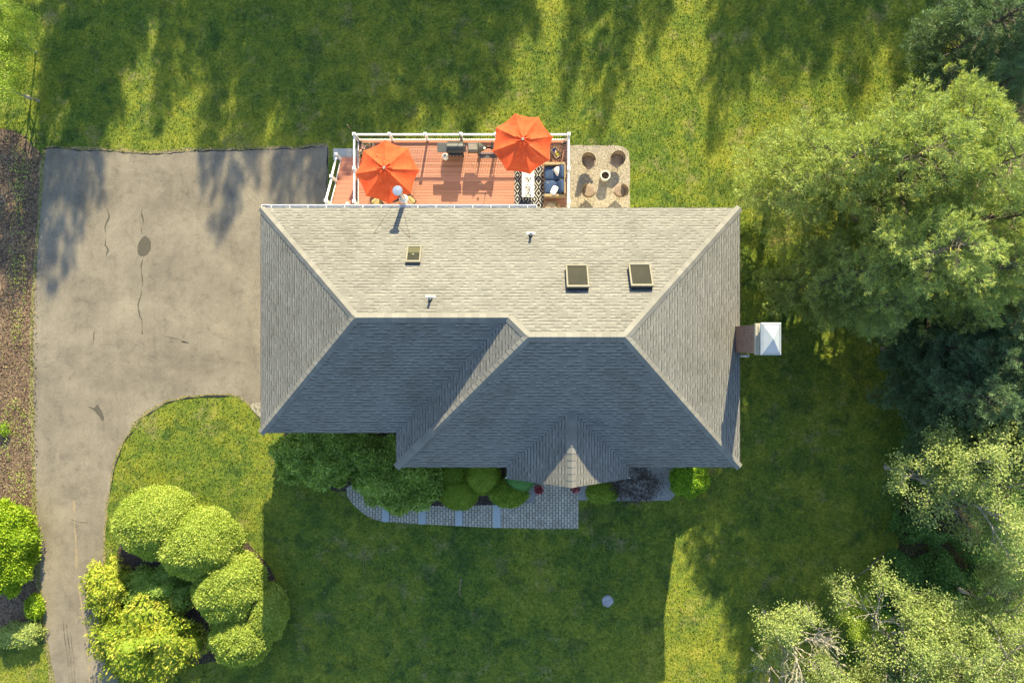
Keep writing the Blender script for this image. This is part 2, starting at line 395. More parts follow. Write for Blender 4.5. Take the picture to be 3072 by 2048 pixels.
M_['boxwood'] = leafmat('boxwood_leaves', (.11, .26, .06), (.14, .31, .08), .15)
M_['purple'] = leafmat('purple_leaves', (.045, .03, .03), (.09, .065, .06), .1, (.20, .16, .13))
M_['andro'] = leafmat('glossy_yellow_leaves', (.17, .26, .02), (.36, .42, .04), .35, (.60, .50, .10))
M_['lime'] = leafmat('lime_leaves', (.12, .28, .02), (.24, .40, .02), .35, (.42, .52, .04))

# ------------------------------------------------------------------ ground
def spl(pts, n=6, closed=True):
    out = []; m = len(pts)
    for i in range(m if closed else m-1):
        p = [Vector(pts[(i+k-1) % m] if closed else pts[max(0, min(m-1, i+k-1))]) for k in range(4)]
        for j in range(n):
            t = j/n
            out.append(.5*((2*p[1]) + (p[2]-p[0])*t + (2*p[0]-5*p[1]+4*p[2]-p[3])*t*t + (3*p[1]-p[0]-3*p[2]+p[3])*t**3))
    if not closed: out.append(Vector(pts[-1]))
    return out
def dens(pts, step=.25, jit=.0, closed=True):
    out = []
    m = len(pts)
    for i in range(m if closed else m-1):
        a = Vector(pts[i]); b = Vector(pts[(i+1) % m]); k = max(1, int((b-a).length/step))
        for j in range(k):
            p = a + (b-a)*(j/k)
            if jit:
                q = noise.noise_vector(Vector((p.x*1.7, p.y*1.7, 3)))*jit + noise.noise_vector(Vector((p.x*6, p.y*6, 9)))*jit*.6
                p = Vector((p.x+q.x, p.y+q.y, 0))
            out.append(p)
    return out
def sheet(name, pts, m, dz, cut=True, thick=0):
    bm = bmesh.new(); vs = [bm.verts.new((p[0], p[1], 0)) for p in pts]; bm.faces.new(vs)
    bmesh.ops.triangulate(bm, faces=bm.faces[:])
    if cut:
        x0 = min(p[0] for p in pts); x1 = max(p[0] for p in pts); y0 = min(p[1] for p in pts); y1 = max(p[1] for p in pts)
        for ax, a, b in ((0, x0, x1), (1, y0, y1)):
            k = math.ceil(a*2)
            while k*.5 < b:
                co = (k*.5, 0, 0) if ax == 0 else (0, k*.5, 0); no = (1, 0, 0) if ax == 0 else (0, 1, 0)
                bmesh.ops.bisect_plane(bm, geom=bm.verts[:]+bm.edges[:]+bm.faces[:], plane_co=co, plane_no=no); k += 1
    for v in bm.verts: v.co.z = g(v.co.x, v.co.y) + dz
    bmesh.ops.recalc_face_normals(bm, faces=bm.faces[:])
    if sum(f.normal.z for f in bm.faces) < 0: bmesh.ops.reverse_faces(bm, faces=bm.faces[:])
    if thick:
        r = bmesh.ops.extrude_face_region(bm, geom=bm.faces[:])
        for e in r['geom']:
            if isinstance(e, bmesh.types.BMVert): e.co.z -= thick
    me = D.meshes.new(name); bm.to_mesh(me); bm.free(); me.materials.append(m)
    o = D.objects.new(name, me); C.objects.link(o); return o
ax_ = [-600, -300, -150, -90, -60, -45, -36] + [i*.5 for i in range(-64, 65)] + [36, 45, 60, 90, 150, 300, 600]
n_ = len(ax_)
Vg = np.array([(x, y, g(x, y)) for y in ax_ for x in ax_]); Fg = np.array([(j*n_+i, j*n_+i+1, (j+1)*n_+i+1, (j+1)*n_+i) for j in range(n_-1) for i in range(n_-1)])
tag(np_mesh('lawn', Vg, Fg, M_['grass'], smooth=True), kind='structure')

drv = [(137, 443), (300, 450), (450, 459), (520, 455), (640, 449), (760, 449), (880, 441), (985, 436), (984, 520), (984, 640), (985, 760), (985, 1180), (900, 1215), (790, 1212), (760, 1222), (735, 1208), (715, 1194), (690, 1187),
       (625, 1188), (560, 1194), (500, 1209), (430, 1247), (385, 1300), (355, 1360), (335, 1440), (320, 1560), (314, 1690), (322, 1800), (340, 1900), (352, 1990), (358, 2100), (372, 2300),
       (200, 2300), (178, 2100), (158, 2010), (138, 1890), (124, 1750), (112, 1550), (105, 1400), (102, 1200), (101, 1000), (106, 850), (118, 700), (130, 560)]
drv_w = [P(x, y, 0) for x, y in drv]
tag(sheet('driveway', dens(drv_w, .3, .05), M_['asphalt'], .012, cut=False), kind='structure')
mul = [(-200, 385), (0, 382), (40, 392), (75, 410), (110, 440), (128, 470), (120, 620), (104, 840), (93, 1000), (94, 1200), (97, 1400), (104, 1560), (118, 1760), (128, 1860), (60, 1872), (0, 1880), (-300, 1900), (-900, 1900), (-900, 385)]
tag(sheet('mulch_slope', dens([P(x, y, 0) for x, y in mul], .3, .12), M_['mulch'], .006, cut=False), kind='structure')
def verge(name, line, w_, dz, mt):
    a = spl([P(x, y, 0) for x, y in line], 5, closed=False); L = []; R = []
    for i, p in enumerate(a):
        d = (a[min(i+1, len(a)-1)] - a[max(i-1, 0)]); d.z = 0; d.normalize(); nrm = Vector((-d.y, d.x, 0))
        j = noise.noise(Vector((p.x*1.3, p.y*1.3, 5)))
        L.append(p + nrm*(w_*.5*(1+1.6*j))); R.append(p - nrm*(w_*.5*(1+1.5*noise.noise(Vector((p.x*2, p.y*2, 15))))))
    return tag(sheet(name, dens(L + R[::-1], .15, .05), mt, dz, cut=False), kind='structure')
verge('dry_verge', [(135, 448), (122, 600), (104, 850), (97, 1000), (97, 1250), (101, 1400), (108, 1560), (120, 1760), (134, 1890), (154, 2010), (175, 2110)], .28, .009, M_['dryedge'])
verge('dry_verge', [(755, 1218), (715, 1192), (690, 1184), (625, 1185), (560, 1191), (500, 1206), (430, 1244), (385, 1297), (354, 1360), (334, 1440), (319, 1560), (313, 1690), (330, 1860), (351, 1990), (360, 2100)], .11, .016, M_['dryedge'])
verge('dry_verge', [(137, 440), (300, 447), (450, 456), (520, 452), (640, 446), (760, 446), (985, 433)], .14, .016, M_['dryedge'])

def crack(pts, w0, dz=.016, mt='crackseal', jit=.03):
    a = dens([P(x, y, 0) for x, y in pts], .12, jit, closed=False); L = []; R = []
    for i, p in enumerate(a):
        d = (a[min(i+1, len(a)-1)] - a[max(i-1, 0)]); d.normalize(); nrm = Vector((-d.y, d.x, 0)); q = w0*(.10+max(0, .45+noise.noise(p*1.9)*1.6))
        L.append(p+nrm*q/2); R.append(p-nrm*q/2)
    tag(sheet('driveway_crack', L+R[::-1], M_[mt], dz, cut=False), kind='structure')
def blob(name, pts, mt, dz, jit=.04, step=.1):
    return tag(sheet(name, dens(spl([GP(x, y) for x, y in pts], 4), step, jit), M_[mt], dz), kind='structure')
blob('asphalt_patch', [(432, 708), (450, 720), (452, 745), (440, 765), (422, 768), (413, 752), (416, 728)], 'crackseal', .016)
blob('asphalt_patch', [(292, 1212), (302, 1225), (312, 1250), (308, 1262), (295, 1245), (280, 1228), (262, 1218), (285, 1222)], 'crackseal', .016, .02)
crack([(430, 620), (424, 640), (430, 665), (424, 690), (430, 710)], .07); crack([(432, 768), (423, 800), (428, 850), (422, 890), (415, 915), (420, 950), (427, 960), (428, 1010)], .09)
crack([(322, 625), (328, 650), (316, 680), (320, 705), (316, 735), (325, 750), (317, 778)], .07); crack([(283, 990), (281, 1030), (270, 1070)], .05)
crack([(215, 1557), (230, 1563), (250, 1566), (272, 1567)], .06); crack([(505, 1025), (570, 1028), (520, 1014), (480, 1005)], .03)
for q in range(3): crack([(188+q*12, 1850+q*22), (196+q*10, 1930), (205+q*8, 1990), (212+q*8, 2060)], .04)
crack([(130, 444), (300, 452), (450, 463), (520, 459), (640, 452), (760, 452), (880, 446), (984, 441)], .06, .02, 'edgecrack', .07)
crack([(983, 440), (981, 520), (979, 620)], .06, .02, 'edgecrack', .02)
crack([(440, 1245), (500, 1208), (560, 1194), (625, 1188), (695, 1187)], .08, .02, 'edgecrack', .02)
crack([(330, 1480), (345, 1400), (372, 1325), (430, 1254)], .05, .02, 'edgecrack', .02)
# long tan tyre groove down the lower drive
mt_ = simple('tan_groove', (.27, .21, .13), .95, var=.2, scale=5)
M_['groove'] = mt_; crack([(222, 1500), (226, 1600), (232, 1720), (246, 1820), (258, 1900), (266, 1990), (270, 2080)], .13, .014, 'groove', .03)

# patio, walkway, beds, clearing
pat = [(1690, 436), (1760, 437), (1840, 436), (1872, 441), (1886, 455), (1889, 480), (1889, 560), (1889, 760), (1690, 760)]
tag(sheet('gravel_patio', dens([P(x, y, 0) for x, y in pat], .2, .035), M_['gravel'], .012, cut=False), kind='structure')
tag(sheet('stair_pad', [P(1000, 446, 0), P(1075, 446, 0), P(1075, 480, 0), P(1000, 480, 0)], M_['concrete'], .03, cut=False), kind='structure')
tag(sheet('garage_stoop', dens([P(*q, 0) for q in ((750, 1213), (765, 1207), (800, 1207), (830, 1265), (800, 1262), (782, 1252), (757, 1230))], .1, .01), M_['gravel'], .03, cut=False), kind='structure')
walk = spl([GP(*q) for q in ((1038, 1462), (1045, 1492), (1075, 1526), (1112, 1552), (1150, 1564))], 4, False) + [GP(*q) for q in ((1250, 1570), (1370, 1576), (1500, 1582), (1620, 1585), (1735, 1585), (1735, 1440), (1605, 1440), (1605, 1505), (1500, 1512), (1400, 1516), (1300, 1516), (1150, 1512), (1110, 1490), (1075, 1462), (1050, 1455))]
tag(sheet('walkway', walk, M_['paver'], .03), kind='structure')
tag(sheet('front_bed', dens([GP(*q) for q in ((850, 1300), (860, 1380), (900, 1440), (1000, 1470), (1060, 1475), (1110, 1505), (1150, 1522), (1300, 1524), (1500, 1520), (1612, 1512), (1612, 1300))], .3, .05), M_['darkmulch'], .018), kind='structure')
tag(sheet('stone_bed', dens([GP(*q) for q in ((1728, 1400), (1728, 1499), (1800, 1500), (1900, 1502), (2010, 1500), (2040, 1470), (2040, 1400))], .3, .02), M_['stonedust'], .02), kind='structure')
tag(sheet('stone_bed', dens([GP(*q) for q in ((1560, 1440), (1560, 1512), (1606, 1512), (1606, 1440))], .3, .02), M_['stonedust'], .024), kind='structure')
blob('shrub_bed', [(560, 1500), (640, 1545), (715, 1600), (765, 1650), (815, 1710), (838, 1780), (825, 1860), (770, 1930), (680, 1970), (600, 1990), (500, 1990), (420, 1990), (365, 1930), (345, 1830), (345, 1740), (355, 1650), (400, 1560), (470, 1510)], 'darkmulch', .008, .06, .25)
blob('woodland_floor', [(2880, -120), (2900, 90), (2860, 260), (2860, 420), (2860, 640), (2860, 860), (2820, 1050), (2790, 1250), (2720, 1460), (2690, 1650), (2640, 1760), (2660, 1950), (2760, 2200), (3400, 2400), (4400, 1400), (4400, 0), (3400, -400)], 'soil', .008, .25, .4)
for k, (x, y, L_) in enumerate(((1093, 1690, 34), (1385, 1755, 30))):
    crack([(x, y-L_), (x-2, y), (x-1, y+L_)], .16, .012, 'dryedge')

# short turf standing on the lawn
def inside(px, py, poly):
    r_ = np.zeros(len(px), bool); n = len(poly)
    for i in range(n):
        x1, y1 = poly[i]; x2, y2 = poly[(i+1) % n]
        if y1 == y2: continue
        c_ = ((y1 > py) != (y2 > py)) & (px < (x2-x1)*(py-y1)/(y2-y1)+x1); r_ ^= c_
    return r_
rng = np.random.default_rng(99); n = 210000; gx = rng.uniform(-28.5, 24, n); gy = rng.uniform(-19.5, 19.5, n); qx = 1536+gx*2048/36; qy = 1024-gy*2048/36
bad = inside(qx, qy, drv) | inside(qx, qy, mul) | inside(qx, qy, [(935, 690), (2080, 690), (2080, 1500), (1605, 1500), (1735, 1500), (1735, 1585), (1150, 1564), (1075, 1530), (1040, 1490), (935, 1300)]) | ((qx > 960) & (qx < 1892) & (qy > 436) & (qy < 720)) | ((qx > 1604) & (qx < 1736) & (qy > 1400) & (qy < 1590)) | (qx > 2860)
bad |= inside(qx, qy, [(560, 1510), (700, 1600), (815, 1710), (830, 1790), (770, 1920), (600, 1980), (420, 1980), (350, 1830), (355, 1650), (400, 1570)])
gx = gx[~bad]; gy = gy[~bad]; gz = np.array([g(a_, b_) for a_, b_ in zip(gx, gy)]); c = np.stack([gx, gy, gz-.005], 1)
V, F = leaf_geo(c, rng.normal(size=c.shape)*np.array([.8, .8, .1])+np.array([0, 0, .75]), rng.normal(size=c.shape), .10, .038, rng, .2)
rn = np.random.default_rng(5).choice(len(gx), 700, replace=False); lc = np.stack([gx[rn], gy[rn], gz[rn]+.09], 1); LV, LF = leaf_geo(lc, rng.normal(size=lc.shape)*np.array([1, 1, .2]), rng.normal(size=lc.shape)*.3+np.array([0, 0, 1]), .11, .07, rng)
tag(np_mesh('fallen_leaves', LV, LF, M_['leaflitter']), 'dry fallen leaves dotted over the lawn', 'leaf litter', kind='stuff')
tag(np_mesh('grass', V, F, M_['blade']), 'short mown grass on the lawn', 'grass', kind='stuff')

# ------------------------------------------------------------------ house
ZE, PT = 6.9, .70
KS = math.sqrt(1+PT*PT)
X0, X1, YN, YL, YR, XM = -10.72, 9.72, 5.70, -3.90, -5.37, -4.94
rl = (YN-YL)/2; rr_ = (YN-YR)/2; yl = YN-rl; yr = YN-rr_
zL = ZE+PT*rl; zR = ZE+PT*rr_
house = thing('house', 'large two-storey house under a grey shingled hip roof with three skylights', 'house', (0, 0, 0))
roof = MB()
def rf(pts, kind, ref):
    pp = []; uv = []
    for x, y in pts:
        d = {'N': ref-y, 'S': y-ref, 'W': x-ref, 'E': ref-x}[kind]
        pp.append((x, y, ZE+PT*d)); uv.append(((x if kind in 'NS' else y)+50, d*KS+3))
    a = Vector(pp[0]); b = Vector(pp[1]); c = Vector(pp[2])
    if (b-a).cross(c-a).z < 0: pp.reverse(); uv.reverse()
    roof.face(pp, uv)
rf([(X0, YN), (X1, YN), (X1-rr_, yr), (XM+rr_, yr), (XM+rl, yl), (X0+rl, yl)], 'N', YN)
rf([(X0, YL), (X0, YN), (X0+rl, yl)], 'W', X0)
rf([(X0, YL), (X0+rl, yl), (XM+rl, yl), (XM, YL)], 'S', YL)
rf([(XM, YR), (XM, YL), (XM+rl, yl), (XM+rr_, yr)], 'W', XM)
rf([(XM, YR), (X1, YR), (X1-rr_, yr), (XM+rr_, yr)], 'S', YR)
rf([(X1, YR), (X1, YN), (X1-rr_, yr)], 'E', X1)
GX0, GX1, GY = -.23, 5.0, -5.84; GM = (GX0+GX1)/2; gh = (GX1-GX0)/2; zG = ZE+PT*gh
rf([(GX0, GY), (GM, GY), (GM, YR+gh), (GX0, YR)], 'W', GX0)
rf([(GX1, GY), (GM, GY), (GM, YR+gh), (GX1, YR)], 'E', GX1)
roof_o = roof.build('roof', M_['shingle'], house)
# fascia + soffit
fas = MB(); sof = MB(); T = .035
def fascia(a, b, z=ZE):
    a = Vector((*a, z-.10)); b = Vector((*b, z-.10)); fas.bar(a, b, .03, .18)
fascia((X0+.02, YL), (X0+.02, YN)); fascia((X0, YN-.02), (X1, YN-.02)); fascia((X1-.02, YR), (X1-.02, YN)); fascia((X0, YL+.02), (XM, YL+.02)); fascia((XM+.02, YR), (XM+.02, YL)); fascia((XM, YR+.02), (GX0, YR+.02)); fascia((GX1, YR+.02), (X1, YR+.02))
for s_, xa in ((1, GX0), (-1, GX1)):
    fas.bar((xa, GY+.02, ZE-.11), (GM, GY+.02, zG-.11), .03, .18); fas.bar((xa+s_*.02, GY, ZE-.1), (xa+s_*.02, YR, ZE-.1), .03, .18)
fas.build('fascia', M_['white'], house)
sof.face([(X0+.05, YL+.05, ZE-.17), (X1-.05, YL+.05, ZE-.17), (X1-.05, YN-.05, ZE-.17), (X0+.05, YN-.05, ZE-.17)][::-1])
sof.face([(XM+.05, YR+.05, ZE-.165), (X1-.05, YR+.05, ZE-.165), (X1-.05, YL+.05, ZE-.165), (XM+.05, YL+.05, ZE-.165)][::-1])
sof.build('soffit', M_['white'], house)
# walls
wal = MB(); wal.box(X0+.42, XM+.6, YL+.42, YN-.42, -.2, ZE-.18); wal.box(XM+.42, X1-.42, YR+.42, YN-.42, -.2, ZE-.175)
wal.face([(GX0+.3, GY+.35, ZE-.05), (GX1-.3, GY+.35, ZE-.05), (GM, GY+.35, zG-.30)])
wal.box(GX0+.3, GX0+.9, GY+.35, YR+.42, .5, ZE-.05); wal.box(GX1-.9, GX1-.3, GY+.35, YR+.42, .5, ZE-.05)
wal.build('wall', M_['siding'], house)
def window(x, y, z, wd, ht, face):      # a window on a wall; face is the outward normal
    fr = MB(); pa = MB(); t_ = .06
    R = Matrix.Translation((x, y, z)) @ Matrix.Rotation({'N': PI, 'S': 0, 'E': PI/2, 'W': -PI/2}[face], 4, 'Z')
    for a, b, c, d in ((-wd/2, wd/2, -ht/2-.08, -ht/2), (-wd/2, wd/2, ht/2, ht/2+.08), (-wd/2-.08, -wd/2, -ht/2-.08, ht/2+.08), (wd/2, wd/2+.08, -ht/2-.08, ht/2+.08), (-.02, .02, -ht/2, ht/2), (-wd/2, wd/2, -.02, .02)):
        fr.box(a, b, -.05, .01, c, d, R)
    pa.box(-wd/2, wd/2, -.02, .0, -ht/2, ht/2, R)
    f = fr.build('window', M_['white'], house); pa.build('pane', M_['winglass'], f)
for x in (-9, -6.5, -3.3, 6.3, 8.2): window(x, YN-.42, 5.2, 1.0, 1.3, 'N')
for x in (-5.4, -2.4, .6): window(x, YN-.42, 3.3, 1.6, 1.7, 'N')
for x in (-8.6, -6.4): window(x, YL+.42, 5.2, 1.0, 1.3, 'S'); window(x, YL+.42, 2.2, 1.0, 1.3, 'S')
for x in (-3.3, -1.5, 6.0, 7.9): window(x, YR+.42, 5.2, 1.0, 1.3, 'S'); window(x, YR+.42, 2.5, 1.0, 1.4, 'S')
window(GM, GY+.35, 7.35, .9, .9, 'S')
for y in (-3.2, 3.2): window(X1-.42, y, 5.2, 1, 1.3, 'E')
for y in (-1.6, 2.8): window(X0+.42, y, 5.2, 1, 1.3, 'W')
for y in (-1.7, 1.2, 4.0):
    gd = MB(); gd.box(X0+.36, X0+.43, y-1.2, y+1.2, .02, 2.3)
    for k in range(4): gd.box(X0+.34, X0+.37, y-1.1, y+1.1, .12+k*.56, .56+k*.56)
    gd.build('garage_door', M_['white'], house)
dr = MB(); dr.box(GM-.5, GM+.5, YR+.36, YR+.43, .77, 2.9); d_o = dr.build('front_door', M_['darkwood'], house)
MB().lathe([(.03, 0), (.035, .03), (.02, .06)], (GM+.38, YR+.32, 1.8), 10).build('handle', M_['steel'], d_o)

def hipcap(a, b, wdt=.34, ss=None):
    """ridge and hip shingles: overlapping bent caps"""
    a = Vector(a); b = Vector(b); d = (b-a); L = d.length; d.normalize()
    side = d.cross(Vector((0, 0, 1))).normalized(); mb = MB(); n = int(L/.27); st = L/n
    flat = abs(d.z) < .05; drop = PT*.5*wdt if flat else PT*.5*wdt*.74
    for k in range(n):
        p = a + d*(k*st); q = a + d*((k+1)*st + .03)
        up0, up1 = .030, .014
        wj = wdt/2*rnd(.97, 1.03)
        A = [p - side*wj + Vector((0, 0, up0-drop)), p + Vector((0, 0, up0+.015)), p + side*wj + Vector((0, 0, up0-drop))]
        B = [q - side*wj + Vector((0, 0, up1-drop)), q + Vector((0, 0, up1+.015)), q + side*wj + Vector((0, 0, up1-drop))]
        lo = [v - Vector((0, 0, .022)) for v in A]
        n0 = len(mb.v); mb.v += [tuple(v) for v in A+B+lo]
        mb.f += [(n0, n0+1, n0+4, n0+3), (n0+1, n0+2, n0+5, n0+4), (n0+6, n0+7, n0+1, n0), (n0+7, n0+8, n0+2, n0+1)]
    return mb.build('hip_cap', M_['cap'], roof_o)
c3 = lambda x, y, z: Vector((x, y, z))
hipcap(c3(X0, YN, ZE), c3(X0+rl, yl, zL)); hipcap(c3(X0, YL, ZE), c3(X0+rl, yl, zL)); hipcap(c3(X0+rl, yl, zL), c3(XM+rl, yl, zL))
hipcap(c3(XM+rl, yl, zL), c3(XM+rr_, yr, zR)); hipcap(c3(XM, YR, ZE), c3(XM+rr_, yr, zR)); hipcap(c3(XM+rr_, yr, zR), c3(X1-rr_, yr, zR))
hipcap(c3(X1, YR, ZE), c3(X1-rr_, yr, zR)); hipcap(c3(X1, YN, ZE), c3(X1-rr_, yr, zR)); hipcap(c3(GM, GY, zG), c3(GM, YR+gh-.1, zG))
# gutter along the back eave
gu = MB(); gx0, gx1 = X0+.05, 1.05
gu.box(gx0, gx1, YN+.10, YN+.13, ZE-.12, ZE+.01); gu.box(gx0, gx1, YN+.0, YN+.10, ZE-.13, ZE-.115); gu.box(gx0-.01, gx0+.015, YN, YN+.13, ZE-.12, ZE+.01); gu.box(gx1-.015, gx1+.01, YN, YN+.13, ZE-.12, ZE+.01)
for k in range(15): x = gx0+.4+k*.78; gu.box(x, x+.03, YN-.02, YN+.12, ZE-.01, ZE+.005)
gu.build('gutter', M_['white'], house)
ds = MB(); ds.tube([(-.62, YN+.07, ZE-.1), (-.62, YN-.1, ZE-.5), (-.62, YN-.34, ZE-.8), (-.62, YN-.34, 2.3), (-.62, YN+.1, 2.15)], .045, 8); ds.build('downspout', M_['white'], house)

def onN(px, py):                       # photo pixel -> point on the north roof slope
    y = 3.
    for _ in range(30):
        z = ZE+PT*(YN-y); p = P(px, py, z); y = .5*y + .5*p.y
    return P(px, py, ZE+PT*(YN-y))
def slopeM(p): return Matrix.Translation(p) @ Matrix.Rotation(-math.atan(PT), 4, 'X')
def skylight(px, py, wd, ln, pane_mat=None, blind=False, h=.17):
    M = slopeM(onN(px, py)); cb = MB(); fr = MB(); gl = MB()
    cb.box(-wd/2, wd/2, -ln/2, ln/2, -.05, h-.03, M)
    t_ = .045
    for a in ((-wd/2-.02, wd/2+.02, -ln/2-.02, -ln/2+t_+.03), (-wd/2-.02, wd/2+.02, ln/2-t_, ln/2+.02), (-wd/2-.02, -wd/2+t_, -ln/2+t_+.03, ln/2-t_), (wd/2-t_, wd/2+.02, -ln/2+t_+.03, ln/2-t_)): fr.box(*a, h-.05, h+.02, M)
    gl.box(-wd/2+t_-.01, wd/2-t_+.01, -ln/2+t_, ln/2-t_+.01, h-.028, h-.012, M)
    o = cb.build('skylight', M_['frame'] if blind else M_['curb'], house)
    fr.build('frame', M_['frame'], o, bevel=.008); gl.build('glass', M_['glass'], o)
    if blind:
        bl = MB(); bl.box(-wd/2+t_, wd/2-t_, ln*.08, ln/2-t_, h-.011, h-.004, M); bl.build('blind', simple('olive_blind', (.075, .072, .035), .8), o)
        fl = MB(); fl.lathe([(.001, -.02), (.055, 0), (.06, .02), (.001, .04)], (-.03, -.02, h-.01), 14, M=M); fl.build('lamp_dome', simple('lamp_dome_glass', (.10, .10, .05), .5), o)
skylight(1242, 768, .56, .84, blind=True, h=.13); skylight(1731, 838, .84, 1.10, h=.22); skylight(1920, 835, .84, 1.10, h=.22)
def vent(px, py):
    p = onN(px, py); fl = MB(); M = slopeM(p); fl.box(-.19, .19, .06, .17, .005, .02, M)
    pi_ = MB(); pi_.lathe([(.05, -.1), (.05, .42), (.038, .42), (.038, .2)], p, 14)
    o = pi_.build('vent_pipe', M_['metal'], house, smooth=False); fl.build('flashing', M_['capmetal'], o)
    bt = MB(); bt.lathe([(.10, -.06), (.085, .05), (.056, .13)], p, 14); bt.build('rubber_boot', M_['rubber'], o)
vent(1592, 706); vent(1291, 897)
# stove flue through the eave
fx, fy = -4.62, 6.08
fl = MB(); fl.lathe([(.105, 2.3), (.105, 8.1), (.115, 8.11), (.115, 8.15), (.105, 8.17), (.105, 8.3)], (fx, fy, 0), 20); fo = fl.build('flue_pipe', M_['steel'], house, smooth=False)
cp = MB(); cp.lathe([(.12, 8.28), (.12, 8.38), (.20, 8.38), (.205, 8.46), (.19, 8.485), (.001, 8.50)], (fx, fy, 0), 28); cp.build('flue_cap', M_['metal'], fo)
cr = MB(); cr.lathe([(.19, ZE-.03), (.17, ZE+.05), (.112, ZE+.22)], (fx, fy, 0), 20); cr.build('storm_collar', M_['white'], fo)
for px, py in ((1122, 700), (1230, 713)):
    e = onN(px, py); MB().tube([(fx, fy-.1, 8.0), e+Vector((0, 0, .02))], .013, 6).build('brace_rod', M_['rust'], fo)
    
# chimney
CX0, CX1, CY0, CY1 = 9.46, 10.02, -.46, .64
ch = MB(); ch.box(CX0, CX1, CY0, CY1, -.2, 9.5); cho = ch.build('chimney', M_['brick'], house)
cw = MB(); cw.box(CX0-.06, CX1+.06, CY0-.06, CY1+.06, 9.5, 9.64); cw.box(CX0+.04, CX1-.04, CY0+.04, CY1-.04, 9.64, 9.69); cw.build('crown', simple('chimney_crown', (.36, .33, .25), .8), cho, bevel=.01)
cm = MB()
for x in (CX0+.12, CX1-.12):
    for y in (CY0+.12, CY1-.12): cm.box(x-.02, x+.02, y-.02, y+.02, 9.69, 9.93)
a = (CX0+.04, CX1+.26, CY0-.06, CY1+.08); zb, zt = 9.92, 9.99
b_ = (a[0]+.07, a[1]-.07, a[2]+.07, a[3]-.07)
cm.box(a[0], a[1], a[2], a[3], zb-.05, zb)
q0 = [(a[0], a[2], zb), (a[1], a[2], zb), (a[1], a[3], zb), (a[0], a[3], zb)]; q1 = [(b_[0], b_[2], zt), (b_[1], b_[2], zt), (b_[1], b_[3], zt), (b_[0], b_[3], zt)]
ap = ((a[0]+a[1])/2, (a[2]+a[3])/2, zt+.20)
for k in range(4):
    cm.face([q0[k], q0[(k+1) % 4], q1[(k+1) % 4], q1[k]]); cm.face([(*q1[k][:2], zt-.02), (*q1[(k+1) % 4][:2], zt-.02), ap])
cm.build('chimney_cap', M_['capmetal'], cho)
MB().lathe([(.06, .5), (.06, 7.55), (.045, 7.55), (.045, 7.2)], (9.83, -.60, 0), 14).build('exhaust_pipe', M_['white'], house)
MB().lathe([(.05, 0), (.05, .1), (.03, .1)], (X1-.04, -1.4, ZE-.1), 10).build('downspout_elbow', M_['white'], house)

# ------------------------------------------------------------------ deck
ZD = 2.1; DX0, DX1, DY0, DY1 = -7.66, 2.74, YN-.42, 10.02
deck = thing('deck', 'raised back deck with red composite boards and white railing', 'deck', (0, 0, 0))
bd = MB(); y = DY0
while y < DY1-.05:
    bd.box(DX0, DX1, y, min(y+.124, DY1), ZD-.03, ZD-.001*random.random()); y += .14
bd.build('deck_boards', M_['deck'], deck)
fr = MB(); fr.box(DX0, DX1, DY1-.04, DY1+.02, ZD-.3, ZD-.035); fr.box(DX0-.02, DX0+.03, DY0, DY1-.04, ZD-.3, ZD-.035); fr.box(DX1-.03, DX1+.02, DY0, DY1-.04, ZD-.3, ZD-.035)
for k in range(20): x = DX0+.3+k*.53; fr.box(x, x+.04, DY0, DY1-.04, ZD-.25, ZD-.035)
fr.build('deck_frame', M_['planter'], deck)
for x in (DX0+.2, -4.2, -.8, DX1-.2): MB().box(x-.07, x+.07, DY1-.5, DY1-.36, -.1, ZD-.3).build('support_post', M_['planter'], deck)
def post(x, y, z0, z1):
    m = MB(); m.box(x-.055, x+.055, y-.055, y+.055, z0, z1-.04)
    o = m.build('railing_post', M_['white'], deck)
    c = MB(); c.box(x-.08, x+.08, y-.08, y+.08, z1-.04, z1); c.face([(x-.07, y-.07, z1+.001), (x+.07, y-.07, z1+.001), (x, y, z1+.05)]); c.face([(x+.07, y-.07, z1+.001), (x+.07, y+.07, z1+.001), (x, y, z1+.05)]); c.face([(x+.07, y+.07, z1+.001), (x-.07, y+.07, z1+.001), (x, y, z1+.05)]); c.face([(x-.07, y+.07, z1+.001), (x-.07, y-.07, z1+.001), (x, y, z1+.05)])
    c.build('post_cap', M_['white'], o)
def rail(a, b, za, zb):                # one bay of railing between two posts
    a = Vector((*a, 0)); b = Vector((*b, 0)); d = (b-a).normalized()*.055; a2 = a+d; b2 = b-d
    t = MB(); t.bar(a2+Vector((0, 0, za+.92)), b2+Vector((0, 0, zb+.92)), .09, .05); t.build('top_rail', M_['white'], deck)
    t = MB(); t.bar(a2+Vector((0, 0, za+.10)), b2+Vector((0, 0, zb+.10)), .055, .055); t.build('bottom_rail', M_['white'], deck)
    n = max(2, int((b2-a2).length/.115)); m = MB()
    for k in range(1, n):
        f = k/n; p = a2.lerp(b2, f); zz = za+(zb-za)*f; m.box(p.x-.009, p.x+.009, p.y-.009, p.y+.009, zz+.12, zz+.90)
    m.build('baluster_panel', M_['blackrail'], deck)
xs = [DX0, -5.92, -4.19, -2.47, -.78, .95, DX1]; yy = DY1-.03
for i, x in enumerate(xs): post(x if i else DX0+.04, yy, ZD-.28, ZD+1.02)
for i in range(6): rail((xs[i]+(.04 if i == 0 else 0), yy), (xs[i+1], yy), ZD, ZD)
for x in (DX0+.04, DX1):
    for q in (8.35, 6.75, 5.45): post(x, q, ZD-.28, ZD+1.02)
    rail((x, yy), (x, 8.35), ZD, ZD); rail((x, 8.35), (x, 6.75), ZD, ZD)
rail((DX1, 6.75), (DX1, 5.45), ZD, ZD)
